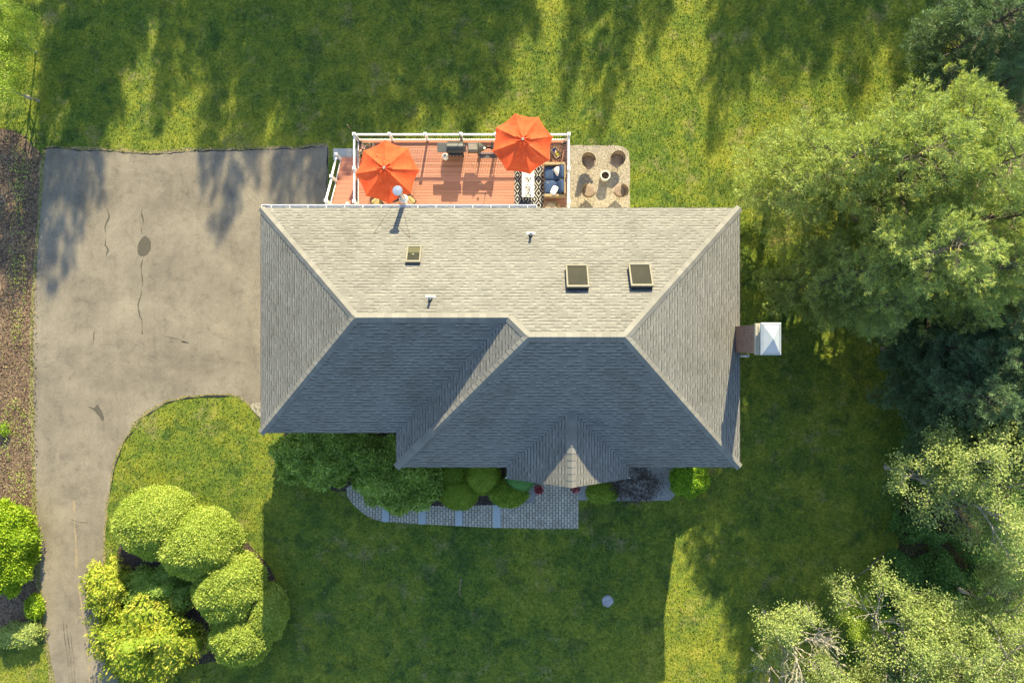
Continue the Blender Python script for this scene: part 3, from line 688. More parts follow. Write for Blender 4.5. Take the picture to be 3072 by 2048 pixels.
# stair flight down the left side of the deck, heading away from the house
SX0, SX1 = -9.02, DX0-.03; SY0 = 6.75; NT = 10; run = .29; rise = ZD/(NT+1)
land = MB()
y = DY0
while y < SY0-.02: land.box(SX0, SX1, y, min(y+.128, SY0), ZD-.031, ZD-.003); y += .14
st = MB()
for x in (SX0+.02, SX1-.06):
    st.face([(x, SY0, ZD-.04), (x, SY0+NT*run, .12), (x, SY0+NT*run, -.05), (x, SY0+NT*run-.3, -.05), (x, SY0, ZD-.42)]); st.face([(x+.04, SY0, ZD-.04), (x+.04, SY0, ZD-.42), (x+.04, SY0+NT*run-.3, -.05), (x+.04, SY0+NT*run, -.05), (x+.04, SY0+NT*run, .12)])
so_ = st.build('stair_flight', M_['planter'], deck); land.build('landing', M_['deck'], deck)
for k in range(NT):
    z = ZD-(k+1)*rise; m = MB(); yk = SY0+k*run
    m.box(SX0, SX1, yk+.005, yk+.142, z-.03, z); m.box(SX0, SX1, yk+.150, yk+run+.01, z-.03, z-.001); m.box(SX0+.02, SX1-.02, yk-.012, yk-.001, z-.03, z+rise-.032)
    m.build('tread', M_['deck'], so_)
YE = SY0+NT*run
post(SX0+.04, 5.45, ZD-.28, ZD+1.0); post(SX0+.04, SY0+.05, ZD-.3, ZD+1.0); post(SX0+.04, (SY0+YE)/2, ZD/2-.2, ZD/2+1.08); post(SX0+.04, YE-.1, -.05, 1.2)
rail((SX0+.04, 5.45), (SX0+.04, SY0+.05), ZD, ZD); rail((SX0+.04, SY0+.05), (SX0+.04, (SY0+YE)/2), ZD, ZD/2); rail((SX0+.04, (SY0+YE)/2), (SX0+.04, YE-.1), ZD/2, .12)
post(DX0-.28, 6.62, ZD-.2, ZD+1.0)

# ------------------------------------------------------------------ things on the deck
def umbrella(px, py, rot, R, label, zr=4.15, tilt=0):
    c = P(px, py, zr); t = thing('patio_umbrella', label, 'umbrella', (c.x, c.y, ZD), group='orange umbrellas on the deck')
    zr -= ZD; hp = .60; m = MB(); nr, na = 8, 8
    def pt(i, k, s):                   # panel k, fraction s across, ring i
        f = .10+.90*i/nr; a0 = rot+2*PI*k/8; a1 = rot+2*PI*(k+1)/8
        v = Vector((math.cos(a0), math.sin(a0), 0)).lerp(Vector((math.cos(a1), math.sin(a1), 0)), s)
        sag = 4*s*(1-s); r = R*f
        sc = 1 - .045*sag*f*f
        z = zr + hp*(1-f)**.93*1.0 - .075*sag*math.sin(PI*min(1, f)*.9) + .008*math.sin(9*f+k*2.1)*sag
        if tilt and k in tilt: z -= .05*math.sin(PI*f)*math.sin(PI*s*2.2)
        return Vector((v.x*r*sc, v.y*r*sc, z))
    for k in range(8):
        b0 = len(m.v)
        for i in range(nr+1):
            for s in range(na+1): m.v.append(tuple(pt(i, k, s/na)))
        for i in range(nr):
            for s in range(na):
                a = b0+i*(na+1)+s; m.f.append((a, a+na+1, a+na+2, a+1))
    co = m.build('canopy', M_['canvas'], t, smooth=True)
    v = MB(); b0 = len(v.v); nn = 48; ztop = zr+hp+.11
    for ring, (r, dz) in enumerate(((.03, .05), (.13, .035), (.22, -.01), (.31, -.07), (.30, -.13))):
        for k in range(nn):
            a = 2*PI*k/nn; ru = math.cos(8*(a-rot)); r2 = r*(1+.20*ru*(ring > 1)); v.v.append((r2*math.cos(a), r2*math.sin(a), ztop+dz+.035*ru*(ring > 0)+.02*math.sin(19*a+px)*(ring > 1)))
    for ring in range(4):
        for k in range(nn): a = b0+ring*nn+k; b = b0+ring*nn+(k+1) % nn; v.f.append((a, a+nn, b+nn, b))
    v.build('vent_cap', M_['canvas'], co, smooth=True)
    MB().lathe([(.06, ztop+.04), (.075, ztop+.08), (.06, ztop+.13), (.015, ztop+.17)], (0, 0, 0), 12).build('finial', M_['steel'], co)
    po = MB(); po.tube([(0, 0, .02), (0, 0, ztop+.03)], .022, 10); po.build('pole', M_['darkwood'], t)
    for k in range(8):
        a = rot+2*PI*k/8; e = Vector((math.cos(a)*R*.985, math.sin(a)*R*.985, zr-.015)); rb = MB(); rb.tube([(0, 0, zr+hp-.02), e], .009, 6); rb.tube([(0, 0, zr-.15), e*.5+Vector((0, 0, (zr+hp)*.5-.03))], .007, 6); rb.build('rib', M_['darkwood'], t)
    bs = MB(); bs.lathe([(.26, 0), (.26, .05), (.06, .09), (.04, .3), (.03, .3)], (0, 0, 0), 24); bs.build('base', M_['black'], t)
umbrella(1161.5, 516, math.radians(93.5), 1.50, 'orange umbrella on the left of the deck, beside the stairs')
umbrella(1567.6, 432, math.radians(14), 1.46, 'orange umbrella overhanging the back rail, with a creased panel', tilt=(6, 1))

def M2(x, y, z, rz=0): return Matrix.Translation((x, y, z)) @ Matrix.Rotation(rz, 4, 'Z')
# gas grill
p = P(1362, 438, 3.15); t = thing('gas_grill', 'black gas grill with a side shelf against the back rail', 'grill', (p.x, p.y-.02, ZD))
m = MB(); m.box(-.32, .42, -.24, .24, .1, .82); m.build('cabinet', M_['black'], t, bevel=.01)
m = MB(); n0 = 10; W = .38
pr = [(-.29, .88)] + [(-.29+.58*(k/n0), .92+.20*math.sin(PI*min(1, .15+.85*k/n0))) for k in range(n0+1)] + [(.29, .88)]
for sx_ in (0,):
    for k in range(len(pr)-1): m.face([(-.34, pr[k][0], pr[k][1]), (.44, pr[k][0], pr[k][1]), (.44, pr[k+1][0], pr[k+1][1]), (-.34, pr[k+1][0], pr[k+1][1])])
    m.face([(-.34, *q) for q in pr][::-1]); m.face([(.44, *q) for q in pr])
lid = m.build('lid', M_['black'], t)
MB().box(-.28, .36, -.295, -.265, .89, .93).build('lid_handle', M_['steel'], lid)
MB().box(-.82, -.345, -.24, .22, .86, .90).build('side_shelf', M_['char'], t, bevel=.01); MB().box(.445, .56, -.22, .2, .84, .88).build('side_shelf', M_['black'], t)
m = MB(); m.box(-.30, .40, -.37, -.245, .76, .87); cpn = m.build('control_panel', M_['black'], t)
for k in range(4): MB().lathe([(.026, 0), (.024, .04)], n=12, M=Matrix.Translation((-.2+k*.17, -.37, .83)) @ Matrix.Rotation(PI/2-.5, 4, 'X')).build('knob', M_['steel'], cpn)
for x in (-.28, .38):
    for y in (-.2, .2): MB().lathe([(.04, 0), (.04, .1)], (x, y, 0), 10).build('caster', M_['rubber'], t)
t2 = thing('propane_tank', 'white propane tank standing left of the gas grill', 'tank', (p.x-.50, p.y-.30, ZD)); MB().lathe([(.12, 0), (.14, .04), (.15, .12), (.15, .32), (.11, .40), (.05, .42)], n=20).build('cylinder', M_['white'], t2, smooth=True); MB().lathe([(.08, .40), (.085, .48), (.07, .48), (.065, .41)], n=16).build('collar', M_['white'], t2)
# barrel smoker
p = P(1455, 438, 3.1); t = thing('barrel_smoker', 'grey barrel smoker with a side firebox next to the orange umbrella', 'grill', (p.x, p.y-.02, ZD))
m = MB(); m.tube([(-.30, 0, .80), (.62, 0, .80)], .26, 20); br = m.build('barrel', M_['char'], t, smooth=False)
MB().box(-.26, .58, -.285, -.26, .83, .86).build('lid_handle', M_['steel'], br); MB().lathe([(.055, 0), (.055, .03)], n=16, M=M2(-.02, -.10, 1.045)).build('thermometer', M_['cream'], br)
m = MB(); m.tube([(.34, .08, 1.0), (.34, .08, 1.38)], .045, 12); m.build('smoke_stack', M_['black'], t)
m = MB(); m.box(-.85, -.33, -.22, .20, .58, .92); fb = m.build('firebox', M_['char'], t, bevel=.015); MB().box(-.80, -.38, -.14, .14, .925, .94).build('lid', M_['planter'], fb)
m = MB(); m.box(-.28, .60, -.48, -.28, .66, .685); m.build('front_shelf', M_['char'], t)
for x in (-.24, .54):
    for y in (-.2, .2): MB().box(x-.015, x+.015, y-.015, y+.015, 0, .62).build('leg', M_['black'], t)
for y in (-.2, .2): MB().lathe([(.09, -.015), (.09, .015)], n=16, M=Matrix.Translation((-.30, y, .09)) @ Matrix.Rotation(PI/2, 4, 'X')).build('wheel', M_['rubber'], t)

# planter with flowers
def tuft(n, r, h, L, W, seed, squash=.6):
    rng = np.random.default_rng(seed); d = unit(rng.normal(size=(n, 3))); d[:, 2] = np.abs(d[:, 2]); rr = r*rng.uniform(.5, 1, n)[:, None]
    c = d*rr*np.array([1, 1, squash]) + np.array([0, 0, h]); return leaf_geo(c, d+rng.normal(size=(n, 3))*.5, rng.normal(size=(n, 3)), L, W, rng)
p = P(1102, 445, 2.6); t = thing('flower_planter', 'square wooden planter of pink and white flowers in the deck corner', 'planter', (p.x, p.y, ZD))
m = MB(); m.box(-.28, .28, -.28, -.25, 0, .48); m.box(-.28, .28, .25, .28, 0, .48); m.box(-.28, -.25, -.25, .25, 0, .48); m.box(.25, .28, -.25, .25, 0, .48); m.box(-.25, .25, -.25, .25, .02, .40); m.build('box', M_['planter'], t)
np_mesh('blossoms', *tuft(420, .27, .42, .07, .06, 3), M_['flower'], t)
# a trailing pot below it
p = P(1083, 462, 2.4); t = thing('trailing_plant', 'potted trailing plant against the left deck railing', 'plant', (p.x+.05, p.y, ZD))
MB().lathe([(.10, 0), (.14, .24), (.12, .24)], n=16).build('pot', M_['terracotta'], t); np_mesh('blossoms', *tuft(220, .2, .25, .07, .05, 5), M_['flower'], t)
# rug
rg = thing('outdoor_rug', 'black and white diamond outdoor rug under the low table', 'rug', (.84, 6.95, ZD)); MB().box(-.72, .72, -1.75, 1.75, .002, .012).build('pile', M_['rug'], rg)
# coffee table with printed runner
p = P(1584, 552, 2.5); t = thing('coffee_table', 'narrow white low table on the patterned rug', 'table', (p.x, 8.02, ZD))
m = MB(); m.box(-.30, .30, -.95, .80, .40, .44); m.build('tabletop', M_['white'], t, bevel=.006)
for x in (-.26, .26):
    for y in (-.9, .75): MB().box(x-.025, x+.025, y-.025, y+.025, .012, .40).build('leg', M_['white'], t)
t = thing('table_runner', 'black and white floral runner lying on the low table', 'runner', (p.x, 7.6, ZD+.44)); m = MB(); m.box(-.17, .17, -.50, .45, .002, .006); m.build('cloth', M_['lace'], t)
# loveseat
def loveseat():
    p = P(1664, 541, 2.5); t = thing('loveseat', 'wicker loveseat with navy cushions facing the low table', 'sofa', (p.x, p.y, ZD))
    w_, d_ = .84, .52
    m = MB(); m.box(-d_, d_, -w_, w_, .10, .32); m.build('seat_frame', M_['tanwicker'], t, bevel=.02)
    for y in (-w_, w_-.13): MB().box(-d_, d_, y, y+.13, .32, .60).build('armrest', M_['tanwicker'], t, bevel=.025)
    MB().box(d_-.09, d_, -w_+.13, w_-.13, .32, .76).build('backrest', M_['tanwicker'], t, bevel=.02)
    for y in (-.345, .345):
        m = MB(); m.pillow(.78, .68, .17, M2(-.12, y, .40), .3); m.build('seat_cushion', M_['navy'], t, smooth=True)
        m = MB(); m.pillow(.46, .66, .20, Matrix.Translation((.27, y, .62)) @ Matrix.Rotation(-1.0, 4, 'Y'), .35); m.build('back_cushion', M_['navy'], t, smooth=True)
    for sx_, sy_ in ((-1, -1), (-1, 1), (1, -1), (1, 1)): MB().box(sx_*(d_-.06)-.03, sx_*(d_-.06)+.03, sy_*(w_-.06)-.03, sy_*(w_-.06)+.03, 0, .1).build('leg', M_['darkwood'], t)
    return t
lv = loveseat(); lx, ly = lv.location.x, lv.location.y
for (px, py, rz, lab) in ((1674, 513, .5, 'patterned cream pillow at the upper end of the loveseat'), (1663, 570, -.45, 'plain white pillow at the lower end of the loveseat')):
    q = P(px, py, 2.8); t = thing('throw_pillow', lab, 'pillow', (q.x, q.y, ZD+.60), group='pillows on the loveseat'); m = MB(); m.pillow(.32, .46, .15, Matrix.Rotation(rz, 4, 'Z') @ Matrix.Rotation(-.35, 4, 'Y'), .55, pinch=.6); m.build('cover', M_['cream'] if rz > 0 else M_['white'], t, smooth=True)
# barrel chairs (deck wicker and patio)
def barrel(name, label, cat_, loc, rz, wm, group, r=.33, back=.80, seat=.42, nav=None, legs=True):
    t = thing(name, label, cat_, loc, rz, group)     # faces +y
    n = 26; m = MB(); a0, a1 = math.radians(170-10), math.radians(380)
    rings = []
    for k in range(n+1):
        a = math.radians(150) + math.radians(240)*k/n; s = (math.cos(math.radians(240)*(k/n)-math.radians(120))+.5)/1.5
        s = max(0, s)**.8; top = seat+.20+(back-seat-.20)*s
        rings.append((a, top))
    th = .022
    for k in range(n):
        for (a, tp), (a2, tp2) in ((rings[k], rings[k+1]),):
            def q(a, r_, z): return (r_*math.cos(a), r_*math.sin(a)*1.04, z)
            lo = seat-.02
            ro, ri = r+.03, r
            m.face([q(a, r-.01, lo), q(a2, r-.01, lo), q(a2, ro+.02, tp2), q(a, ro+.02, tp)]); m.face([q(a, ri-.03, lo), q(a, ri+.02-th, tp), q(a2, ri+.02-th, tp2), q(a2, ri-.03, lo)])
    bk = m.build('backrest', wm, t)
    tr = MB(); pts = [((r+.035)*math.cos(a), (r+.035)*1.04*math.sin(a), tp) for a, tp in rings]
    e0, e1 = pts[0], pts[-1]
    tr.tube([(e0[0]*.95, e0[1]+.02, seat)] + pts + [(e1[0]*.95, e1[1]+.02, seat)], .021, 8); tr.build('rim', M_['tanwicker'], bk, smooth=True)
    sm_ = MB(); sm_.lathe([(r-.02, seat-.03), (r-.02, seat), (r-.06, seat+.01)], n=24); sm_.box(-r+.06, r-.06, .02, r+.05, seat-.031, seat-.001); sm_.build('seat', wm, t)
    if nav: c = MB(); c.pillow(r*1.5, r*1.5, .1, M2(0, .02, seat+.04), .7); c.build('seat_cushion', nav, t, smooth=True)
    if legs:
        for sx_, sy_ in ((-1, -1), (-1, 1), (1, -1), (1, 1)): MB().tube([(sx_*(r-.08), sy_*(r-.08), seat-.02), (sx_*(r-.0), sy_*(r-.0), 0)], .011, 6).build('leg', M_['black'], t)
    return t
G4 = 'wicker chairs around the patio fire pit'
for px, py, rz, lab in ((1766, 482, -2.45, 'brown wicker patio chair left of the fire pit, nearest the lawn'), (1853, 477, 2.55, 'brown wicker patio chair right of the fire pit, nearest the lawn'),
                        (1766, 572, -.75, 'brown wicker patio chair left of the fire pit, nearest the house'), (1862, 572, .75, 'brown wicker patio chair right of the fire pit, nearest the house')):
    q = P(px, py, .62); barrel('wicker_chair', lab, 'chair', (q.x, q.y, .015), rz, M_['wicker'], G4, r=.33, back=.84)
q = P(1654, 620, 2.85); barrel('tub_chair', 'round tan wicker tub chair beside the loveseat, half under the eave', 'chair', (q.x, q.y-.08, ZD), 0, M_['tanwicker'], None, r=.37, back=.72, seat=.36)
q = P(1576, 622, 2.8); barrel('cushioned_chair', 'dark chair with a navy cushion at the house end of the rug', 'chair', (q.x, q.y-.08, ZD+.012), 0, M_['black'], None, r=.34, back=.74, nav=M_['navy'])
# fire pit
p = P(1816, 526, .45); t = thing('fire_pit', 'round pale concrete fire pit holding logs in the middle of the gravel patio', 'fire pit', (p.x, p.y, .012))
m = MB(); m.lathe([(.23, 0), (.245, .38), (.265, .40), (.265, .455), (.195, .455), (.185, .30)], n=36); m.build('bowl', M_['palecon'], t, smooth=False)
m = MB(); m.lathe([(.183, .28), (.183, .32), (.001, .33)], n=24); m.build('ash_bed', M_['edgecrack'], t)
for k in range(5):
    a = k*1.3; m = MB(); c, s = math.cos(a), math.sin(a); m.tube([(-.13*c+.03*k/5, -.13*s, .35+.012*k), (.12*c, .12*s+.02, .36+.015*k)], .024, 7)
    tag(m.build('log', M_['char_wood']), 'charred log lying in the fire pit bowl', 'log', 'logs in the fire pit').location = (p.x, p.y, .012)
# slatted side table with tray
p = P(1669, 457, 2.6); t = thing('slatted_table', 'dark slatted wooden side table in the right deck corner', 'table', (p.x, p.y, ZD))
m = MB()
for k in range(7):
    x = -.30+k*.086; hl = .40*math.sqrt(max(.2, 1-((x+.03)/.42)**2)); m.box(x, x+.072, -hl, hl, .46, .485)
m.build('tabletop', M_['darkwood'], t)
for x in (-.2, .2):
    for y in (-.25, .25): MB().box(x-.025, x+.025, y-.025, y+.025, 0, .46).build('leg', M_['darkwood'], t)
ty = thing('serving_tray', 'wooden serving tray set askew on the slatted table', 'tray', (p.x-.02, p.y-.02, ZD+.485), .72)
m = MB(); m.box(-.17, .17, -.24, .24, .002, .012); m.box(-.17, .17, -.25, -.23, .002, .06); m.box(-.17, .17, .23, .25, .002, .06); m.box(-.18, -.16, -.25, .25, .002, .06); m.box(.16, .18, -.25, .25, .002, .06); m.build('tray_body', M_['tanwicker'], ty)
bw = thing('blue_bowl', 'small blue bowl on the tray', 'bowl', (p.x-.12, p.y+.10, ZD+.50)); MB().lathe([(.04, 0), (.075, .06), (.068, .06), (.035, .012)], n=20).build('bowl_body', M_['blue'], bw)
for k in range(12):
    a = k*2.4; r_ = .028*math.sqrt(k); m = MB(); m.pillow(.06, .06, .06, Matrix.Identity(4), 1, 6); o = m.build('fruit', M_['fruit'], None, smooth=True)
    o.location = (p.x+.05+r_*math.cos(a), p.y-.10+r_*math.sin(a), ZD+.53+.02*(k < 5)); tag(o, 'yellow, orange or green fruit piled on the wooden tray', 'fruit', 'fruit on the tray')
# dining set under the left umbrella
dt = thing('dining_table', 'round dark metal table mostly hidden under the left umbrella', 'table', (-5.82, 7.35, ZD))
m = MB(); m.lathe([(.60, .70), (.61, .715), (.60, .73)], n=40); m.build('tabletop', M_['black'], dt)
for k in range(4): a = PI/4+k*PI/2; MB().tube([(.1*math.cos(a), .1*math.sin(a), .69), (.42*math.cos(a), .42*math.sin(a), 0)], .018, 8).build('leg', M_['black'], dt)
def dchair(x, y, rz, lab):
    t = thing('dining_chair', lab, 'chair', (x, y, ZD), rz, 'metal chairs around the deck table')      # faces +y
    m = MB(); m.box(-.25, .25, -.24, .24, .40, .42); m.build('seat', M_['black'], t)
    c = MB(); c.pillow(.46, .46, .08, M2(0, 0, .455), .4); c.build('seat_cushion', M_['yellow'], t, smooth=True)
    b = MB(); arc = [(.27*math.cos(a), -.16-.20*abs(math.sin(a))**.8, .42+.46*math.sin(a)) for a in [PI*k/14 for k in range(15)]]; b.tube(arc, .014, 6)
    for k in range(2, 13, 2): q = arc[k]; b.tube([(q[0]*.75, -.2, .43), (q[0], q[1]+.015, q[2])], .007, 5)
    b.build('backrest', M_['darkwood'], t)
    for sx_ in (-1, 1):
        a = MB(); a.tube([(sx_*.26, -.22, .62), (sx_*.29, 0, .64), (sx_*.27, .22, .62), (sx_*.25, .23, .42)], .013, 6); a.build('armrest', M_['darkwood'], t)
        for sy_ in (-1, 1): MB().tube([(sx_*.22, sy_*.21, .40), (sx_*.25, sy_*.25, 0)], .012, 6).build('leg', M_['black'], t)
dchair(-6.62, 6.80, -.9, 'dining chair with slatted back, lower left of the left umbrella'); dchair(-5.02, 6.85, .75, 'yellow cushioned dining chair by the stove pipe'); dchair(-6.6, 8.0, -2.1, 'dining chair hidden under the left umbrella, near the flower planter'); dchair(-5.1, 8.0, 2.3, 'dining chair hidden under the left umbrella, near the grill')
# light poles and string
GPo = 'light poles on the deck rail'
poles = [((DX0+.16, DY1-.16), 4.9, 'grey light pole in the left back corner of the deck'), ((-2.52, DY1-.12), 3.75, 'short light pole behind the gas grill'), ((2.58, DY1-.2), 4.6, 'thin light pole in the right back corner of the deck')]
for (x, y), z, lab in poles:
    t = thing('light_pole', lab, 'pole', (x, y, ZD), group=GPo); MB().tube([(0, 0, .0), (0, 0, z-ZD)], [.032, .022], 8).build('shaft', M_['planter'], t); MB().box(-.06, .06, -.06, .06, 0, .12).build('clamp', M_['black'], t)
def string(a, b, sag, lab, n=6):
    a = Vector(a); b = Vector(b); t = thing('string_light', lab, 'string light', a, group='string lights over the deck')
    pts = [(b-a)*(k/16) - Vector((0, 0, sag*4*(k/16)*(1-k/16))) for k in range(17)]; MB().tube(pts, .005, 5).build('cable', M_['blackrail'], t)
    for k in range(1, n+1):
        f = k/(n+1); q = (b-a)*f - Vector((0, 0, sag*4*f*(1-f))); MB().lathe([(.012, 0), (.012, -.04), (.028, -.07), (.02, -.11), (.002, -.12)], q, 8).build('bulb', M_['bulb'], t)
string((-2.52, DY1-.12, 3.75), (-.75, YN-.1, 4.3), .3, 'string light from the short pole to the house wall'); string((2.58, DY1-.2, 4.6), (1.0, YN-.1, 4.6), .45, 'string light from the right corner pole to the house')
string((DX0+.16, DY1-.16, 4.9), (-3.2, YN-.1, 4.6), .45, 'string light from the left corner pole across the deck')

# ------------------------------------------------------------------ front steps, pots, cover
for i, (xa, xb, ya, yb) in enumerate(((1147, 1168, 1513, 1563), (1256, 1278, 1513, 1570), (1366, 1388, 1513, 1575), (1479, 1502, 1513, 1581))):
    a = GP(xa, yb); b = GP(xb, ya); z = g((a.x+b.x)/2, a.y)
    m = MB(); m.box(a.x, b.x, a.y, b.y, z-.05, z+.095)
    nm = ['first bluestone step, nearest the lower end of the walk', 'second bluestone step, below the large rhododendron', 'third bluestone step, below the round yew', 'top bluestone step, nearest the entry landing'][i]
    tag(m.build('stone_step', M_['bluestone'], None, bevel=.012), nm, 'step', 'bluestone steps along the walkway')
bl = MB(); a = GP(1612, 1583); bl.box(a.x-.02, a.x+.1, a.y, a.y+2.0, g(a.x, a.y)+.032, g(a.x, a.y)+.045); tag(bl.build('paver_band', M_['paver']), kind='structure')
for px, py, lab, sd in ((1616, 1470, 'pot of red and white flowers left of the front entry', 11), (1727, 1466, 'pot of red flowers under the gable point', 12)):
    q = GP(px, py); q = P(px, py, g(q.x, q.y)+.5); t = thing('flower_pot', lab, 'flower pot', (q.x, q.y, g(q.x, q.y)+.03), group='flower pots by the entry')
    MB().lathe([(.12, 0), (.17, .32), (.15, .32)], n=18).build('pot', M_['terracotta'], t); np_mesh('blossoms', *tuft(330, .22, .34, .08, .07, sd), M_['redflower'], t)
q = GP(1823, 1802); t = thing('utility_cover', 'pale round cover set in the shaded front lawn', 'cover', q); MB().lathe([(.27, 0), (.27, .03), (.24, .045), (.001, .05)], n=28).build('lid', simple('weathered_cover', (.34, .33, .33), .9, var=.35, scale=8), t); MB().lathe([(.30, 0), (.31, .02), (.28, .02)], n=28).build('ring', M_['stonedust'], t)
q = GP(1990, 1500)

# ------------------------------------------------------------------ plants
def lump(d, seed, a=.12, f=2.2):
    return 1 + a*np.array([noise.noise(Vector((v[0]*f+seed*7.1, v[1]*f-seed, v[2]*f+seed))) for v in d])*1.6
def shrub(name, label, cat_, px, py, rx, ry, h, m, leaf, n, seed, style='fine', group=None, lumpa=.12, lumpf=2.2, bm=None, base=None, egg=1.0, stem='bark', zmid=.55, lean=0):
    """a shrub whose middle is seen at (px,py); crown of small leaf blades over a core"""
    q = GP(px, py); z0 = g(q.x, q.y); q = P(px, py, z0+h*zmid); z0 = g(q.x, q.y)
    rng = np.random.default_rng(seed); t = thing(name, label, cat_, (q.x, q.y, z0), 0, group)
    d = unit(rng.normal(size=(n, 3))); keep = d[:, 2] > -.55; d = d[keep]; n = len(d)
    # egg: narrower to the top
    def shape(d, f=1.0):
        k = lump(d, seed, lumpa, lumpf)*f; z = d[:, 2]
        nar = np.where(z > 0, 1-(1-egg)*z, 1.0)
        return np.stack([d[:, 0]*rx*k*nar, d[:, 1]*ry*k*nar, h*.45 + z*h*.55*np.where(z > 0, k, 1)], 1)
    depth = 1-np.abs(rng.normal(0, .045 if style != 'open' else .16, n)) + np.where(rng.random(n) < .06, rng.uniform(0, .09, n), 0); c = shape(d, 1)
    ctr = np.array([0, 0, h*.42]); c = ctr + (c-ctr)*depth[:, None]
    nr = unit(d/np.array([rx, ry, h*.6]))
    if style == 'spray': ax = nr*.34 + np.array([0, .1, .2]) + rng.normal(size=(n, 3))*.5; nn = nr + rng.normal(size=(n, 3))*.30
    elif style == 'rosette': ax = nr*.35 + np.array([0, 0, .1]) + rng.normal(size=(n, 3))*.75; nn = nr + np.array([0, 0, .5]) + rng.normal(size=(n, 3))*.25
    else: ax = nr*.5 + rng.normal(size=(n, 3))*.7; nn = nr + rng.normal(size=(n, 3))*.5
    parts = [leaf_geo(c, ax, nn, leaf, leaf*(.42 if style != 'spray' else .36), rng)]
    # core
    nu, nv = 28, 14; uu = np.linspace(0, 2*PI, nu, endpoint=False); vv = np.linspace(-1.0, PI/2-.02, nv)
    dd = np.array([(math.cos(v)*math.cos(u), math.cos(v)*math.sin(u), math.sin(v)) for v in vv for u in uu])
    if style != 'open':
        cv = shape(dd, 1.0); cv = ctr+(cv-ctr)*(.92 if style == 'spray' else .88)
        cf = np.array([(j*nu+i, j*nu+(i+1) % nu, (j+1)*nu+(i+1) % nu, (j+1)*nu+i) for j in range(nv-1) for i in range(nu)]); parts.append((cv, cf))
    V, F = cat(parts); np_mesh('foliage', V, F, m, t)
    s = MB()
    for k in range(5):
        a = k*1.26+seed; s.tube([(.05*math.cos(a), .05*math.sin(a), -.05), (rx*.3*math.cos(a), ry*.3*math.sin(a), h*.4), (rx*.5*math.cos(a+.3), ry*.5*math.sin(a+.3), h*.72)], [.035, .025, .01], 6)
    s.build('stem', M_[stem], t); return t
GA = 'rounded arborvitae shrubs beside the driveway'
shrub('arborvitae', 'large rounded light green arborvitae nearest the driveway, farthest from the camera bottom', 'shrub', 463, 1572, 2.15, 1.80, 2.7, M_['arbor'], .135, 34000, 1, 'spray', GA, .07, 2.6, egg=.8)
shrub('arborvitae', 'second rounded arborvitae, overlapping the one nearest the driveway lawn', 'shrub', 592, 1636, 2.05, 1.85, 2.9, M_['arbor'], .135, 34000, 2, 'spray', GA, .07, 2.6, egg=.8)
shrub('arborvitae', 'third rounded arborvitae, its right edge cut by the house shadow', 'shrub', 682, 1766, 1.80, 1.85, 2.7, M_['arbor'], .135, 32000, 3, 'spray', GA, .08, 2.8, egg=.8)
shrub('arborvitae', 'lowest rounded arborvitae with yellow-green tips beside the shaded lawn', 'shrub', 718, 1915, 1.55, 1.42, 2.3, M_['arbor'], .135, 27000, 4, 'spray', GA, .09, 3, egg=.8)
shrub('arborvitae', 'dark green arborvitae standing fully in the house shadow', 'shrub', 800, 1842, 1.0, 1.45, 1.9, M_['arbor'], .13, 17000, 5, 'spray', GA, .08, 2.5, egg=.85)
shrub('glossy_shrub', 'sprawling shrub with glossy yellow-tipped leaves over the drive edge', 'shrub', 435, 1925, 2.35, 1.95, 2.1, M_['andro'], .19, 10500, 6, 'rosette', None, .55, 2.4)
shrub('glossy_shrub', 'narrow bright green shrub spilling left onto the driveway', 'shrub', 320, 1775, 1.05, 1.35, 1.5, M_['andro'], .17, 4200, 7, 'rosette', None, .4, 2.4)
shrub('low_shrub', 'low dark green shrub in the gap between the arborvitae', 'shrub', 475, 1775, 1.6, 1.15, 1.25, M_['rhodo'], .15, 7500, 8, 'fine', None, .35)
shrub('bright_conifer', 'bright yellow-green conifer at the left edge of the photo beside the drive', 'shrub', 5, 1650, 1.28, 2.25, 2.6, M_['spruce'], .20, 18000, 9, 'spray', None, .2, 2.4, egg=.7)
shrub('small_conifer', 'small bright conifer tuft at the drive edge below the big bright conifer', 'shrub', 103, 1822, .42, .62, .6, M_['spruce'], .16, 1500, 10, 'spray', None, .2)
shrub('mixed_shrub', 'loose pale green shrub in the lower left corner beside the drive', 'shrub', 62, 1905, 1.15, .62, .7, M_['pale'], .12, 3000, 13, 'fine', None, .35)
shrub('seedling', 'tiny bright green plant at the left edge, on the mulch', 'plant', 8, 1288, .3, .3, .4, M_['lime'], .12, 300, 14, 'open', None, .2)
GR = 'rhododendrons against the front wall'
shrub('rhododendron', 'dark green rhododendron under the left front eave', 'shrub', 955, 1370, 2.05, 1.50, 2.4, M_['rhodo'], .22, 15000, 21, 'rosette', GR, .30, 2.2)
shrub('rhododendron', 'largest rhododendron, bulging over the walkway by the second step', 'shrub', 1185, 1425, 2.15, 1.75, 2.5, M_['rhodo'], .22, 17000, 22, 'rosette', GR, .22, 2.2)
shrub('rhododendron', 'small rhododendron tucked into the corner of the front wall', 'shrub', 1075, 1345, 1.0, .9, 2.0, M_['rhodo'], .22, 5000, 23, 'rosette', GR, .28)
GY_ = 'clipped round shrubs along the walkway'
shrub('clipped_yew', 'round clipped yew at the walkway, just above the third step', 'shrub', 1377, 1478, 1.02, .92, 1.2, M_['yew'], .07, 11000, 24, 'fine', GY_, .05)
shrub('clipped_yew', 'round clipped yew behind, touching the front eave', 'shrub', 1447, 1432, .95, .90, 1.25, M_['yew'], .07, 10000, 25, 'fine', GY_, .05)
shrub('clipped_yew', 'clipped yew half hidden under the eave beside the large rhododendron', 'shrub', 1362, 1425, .85, .75, 1.2, M_['yew'], .07, 7000, 26, 'fine', GY_, .06)
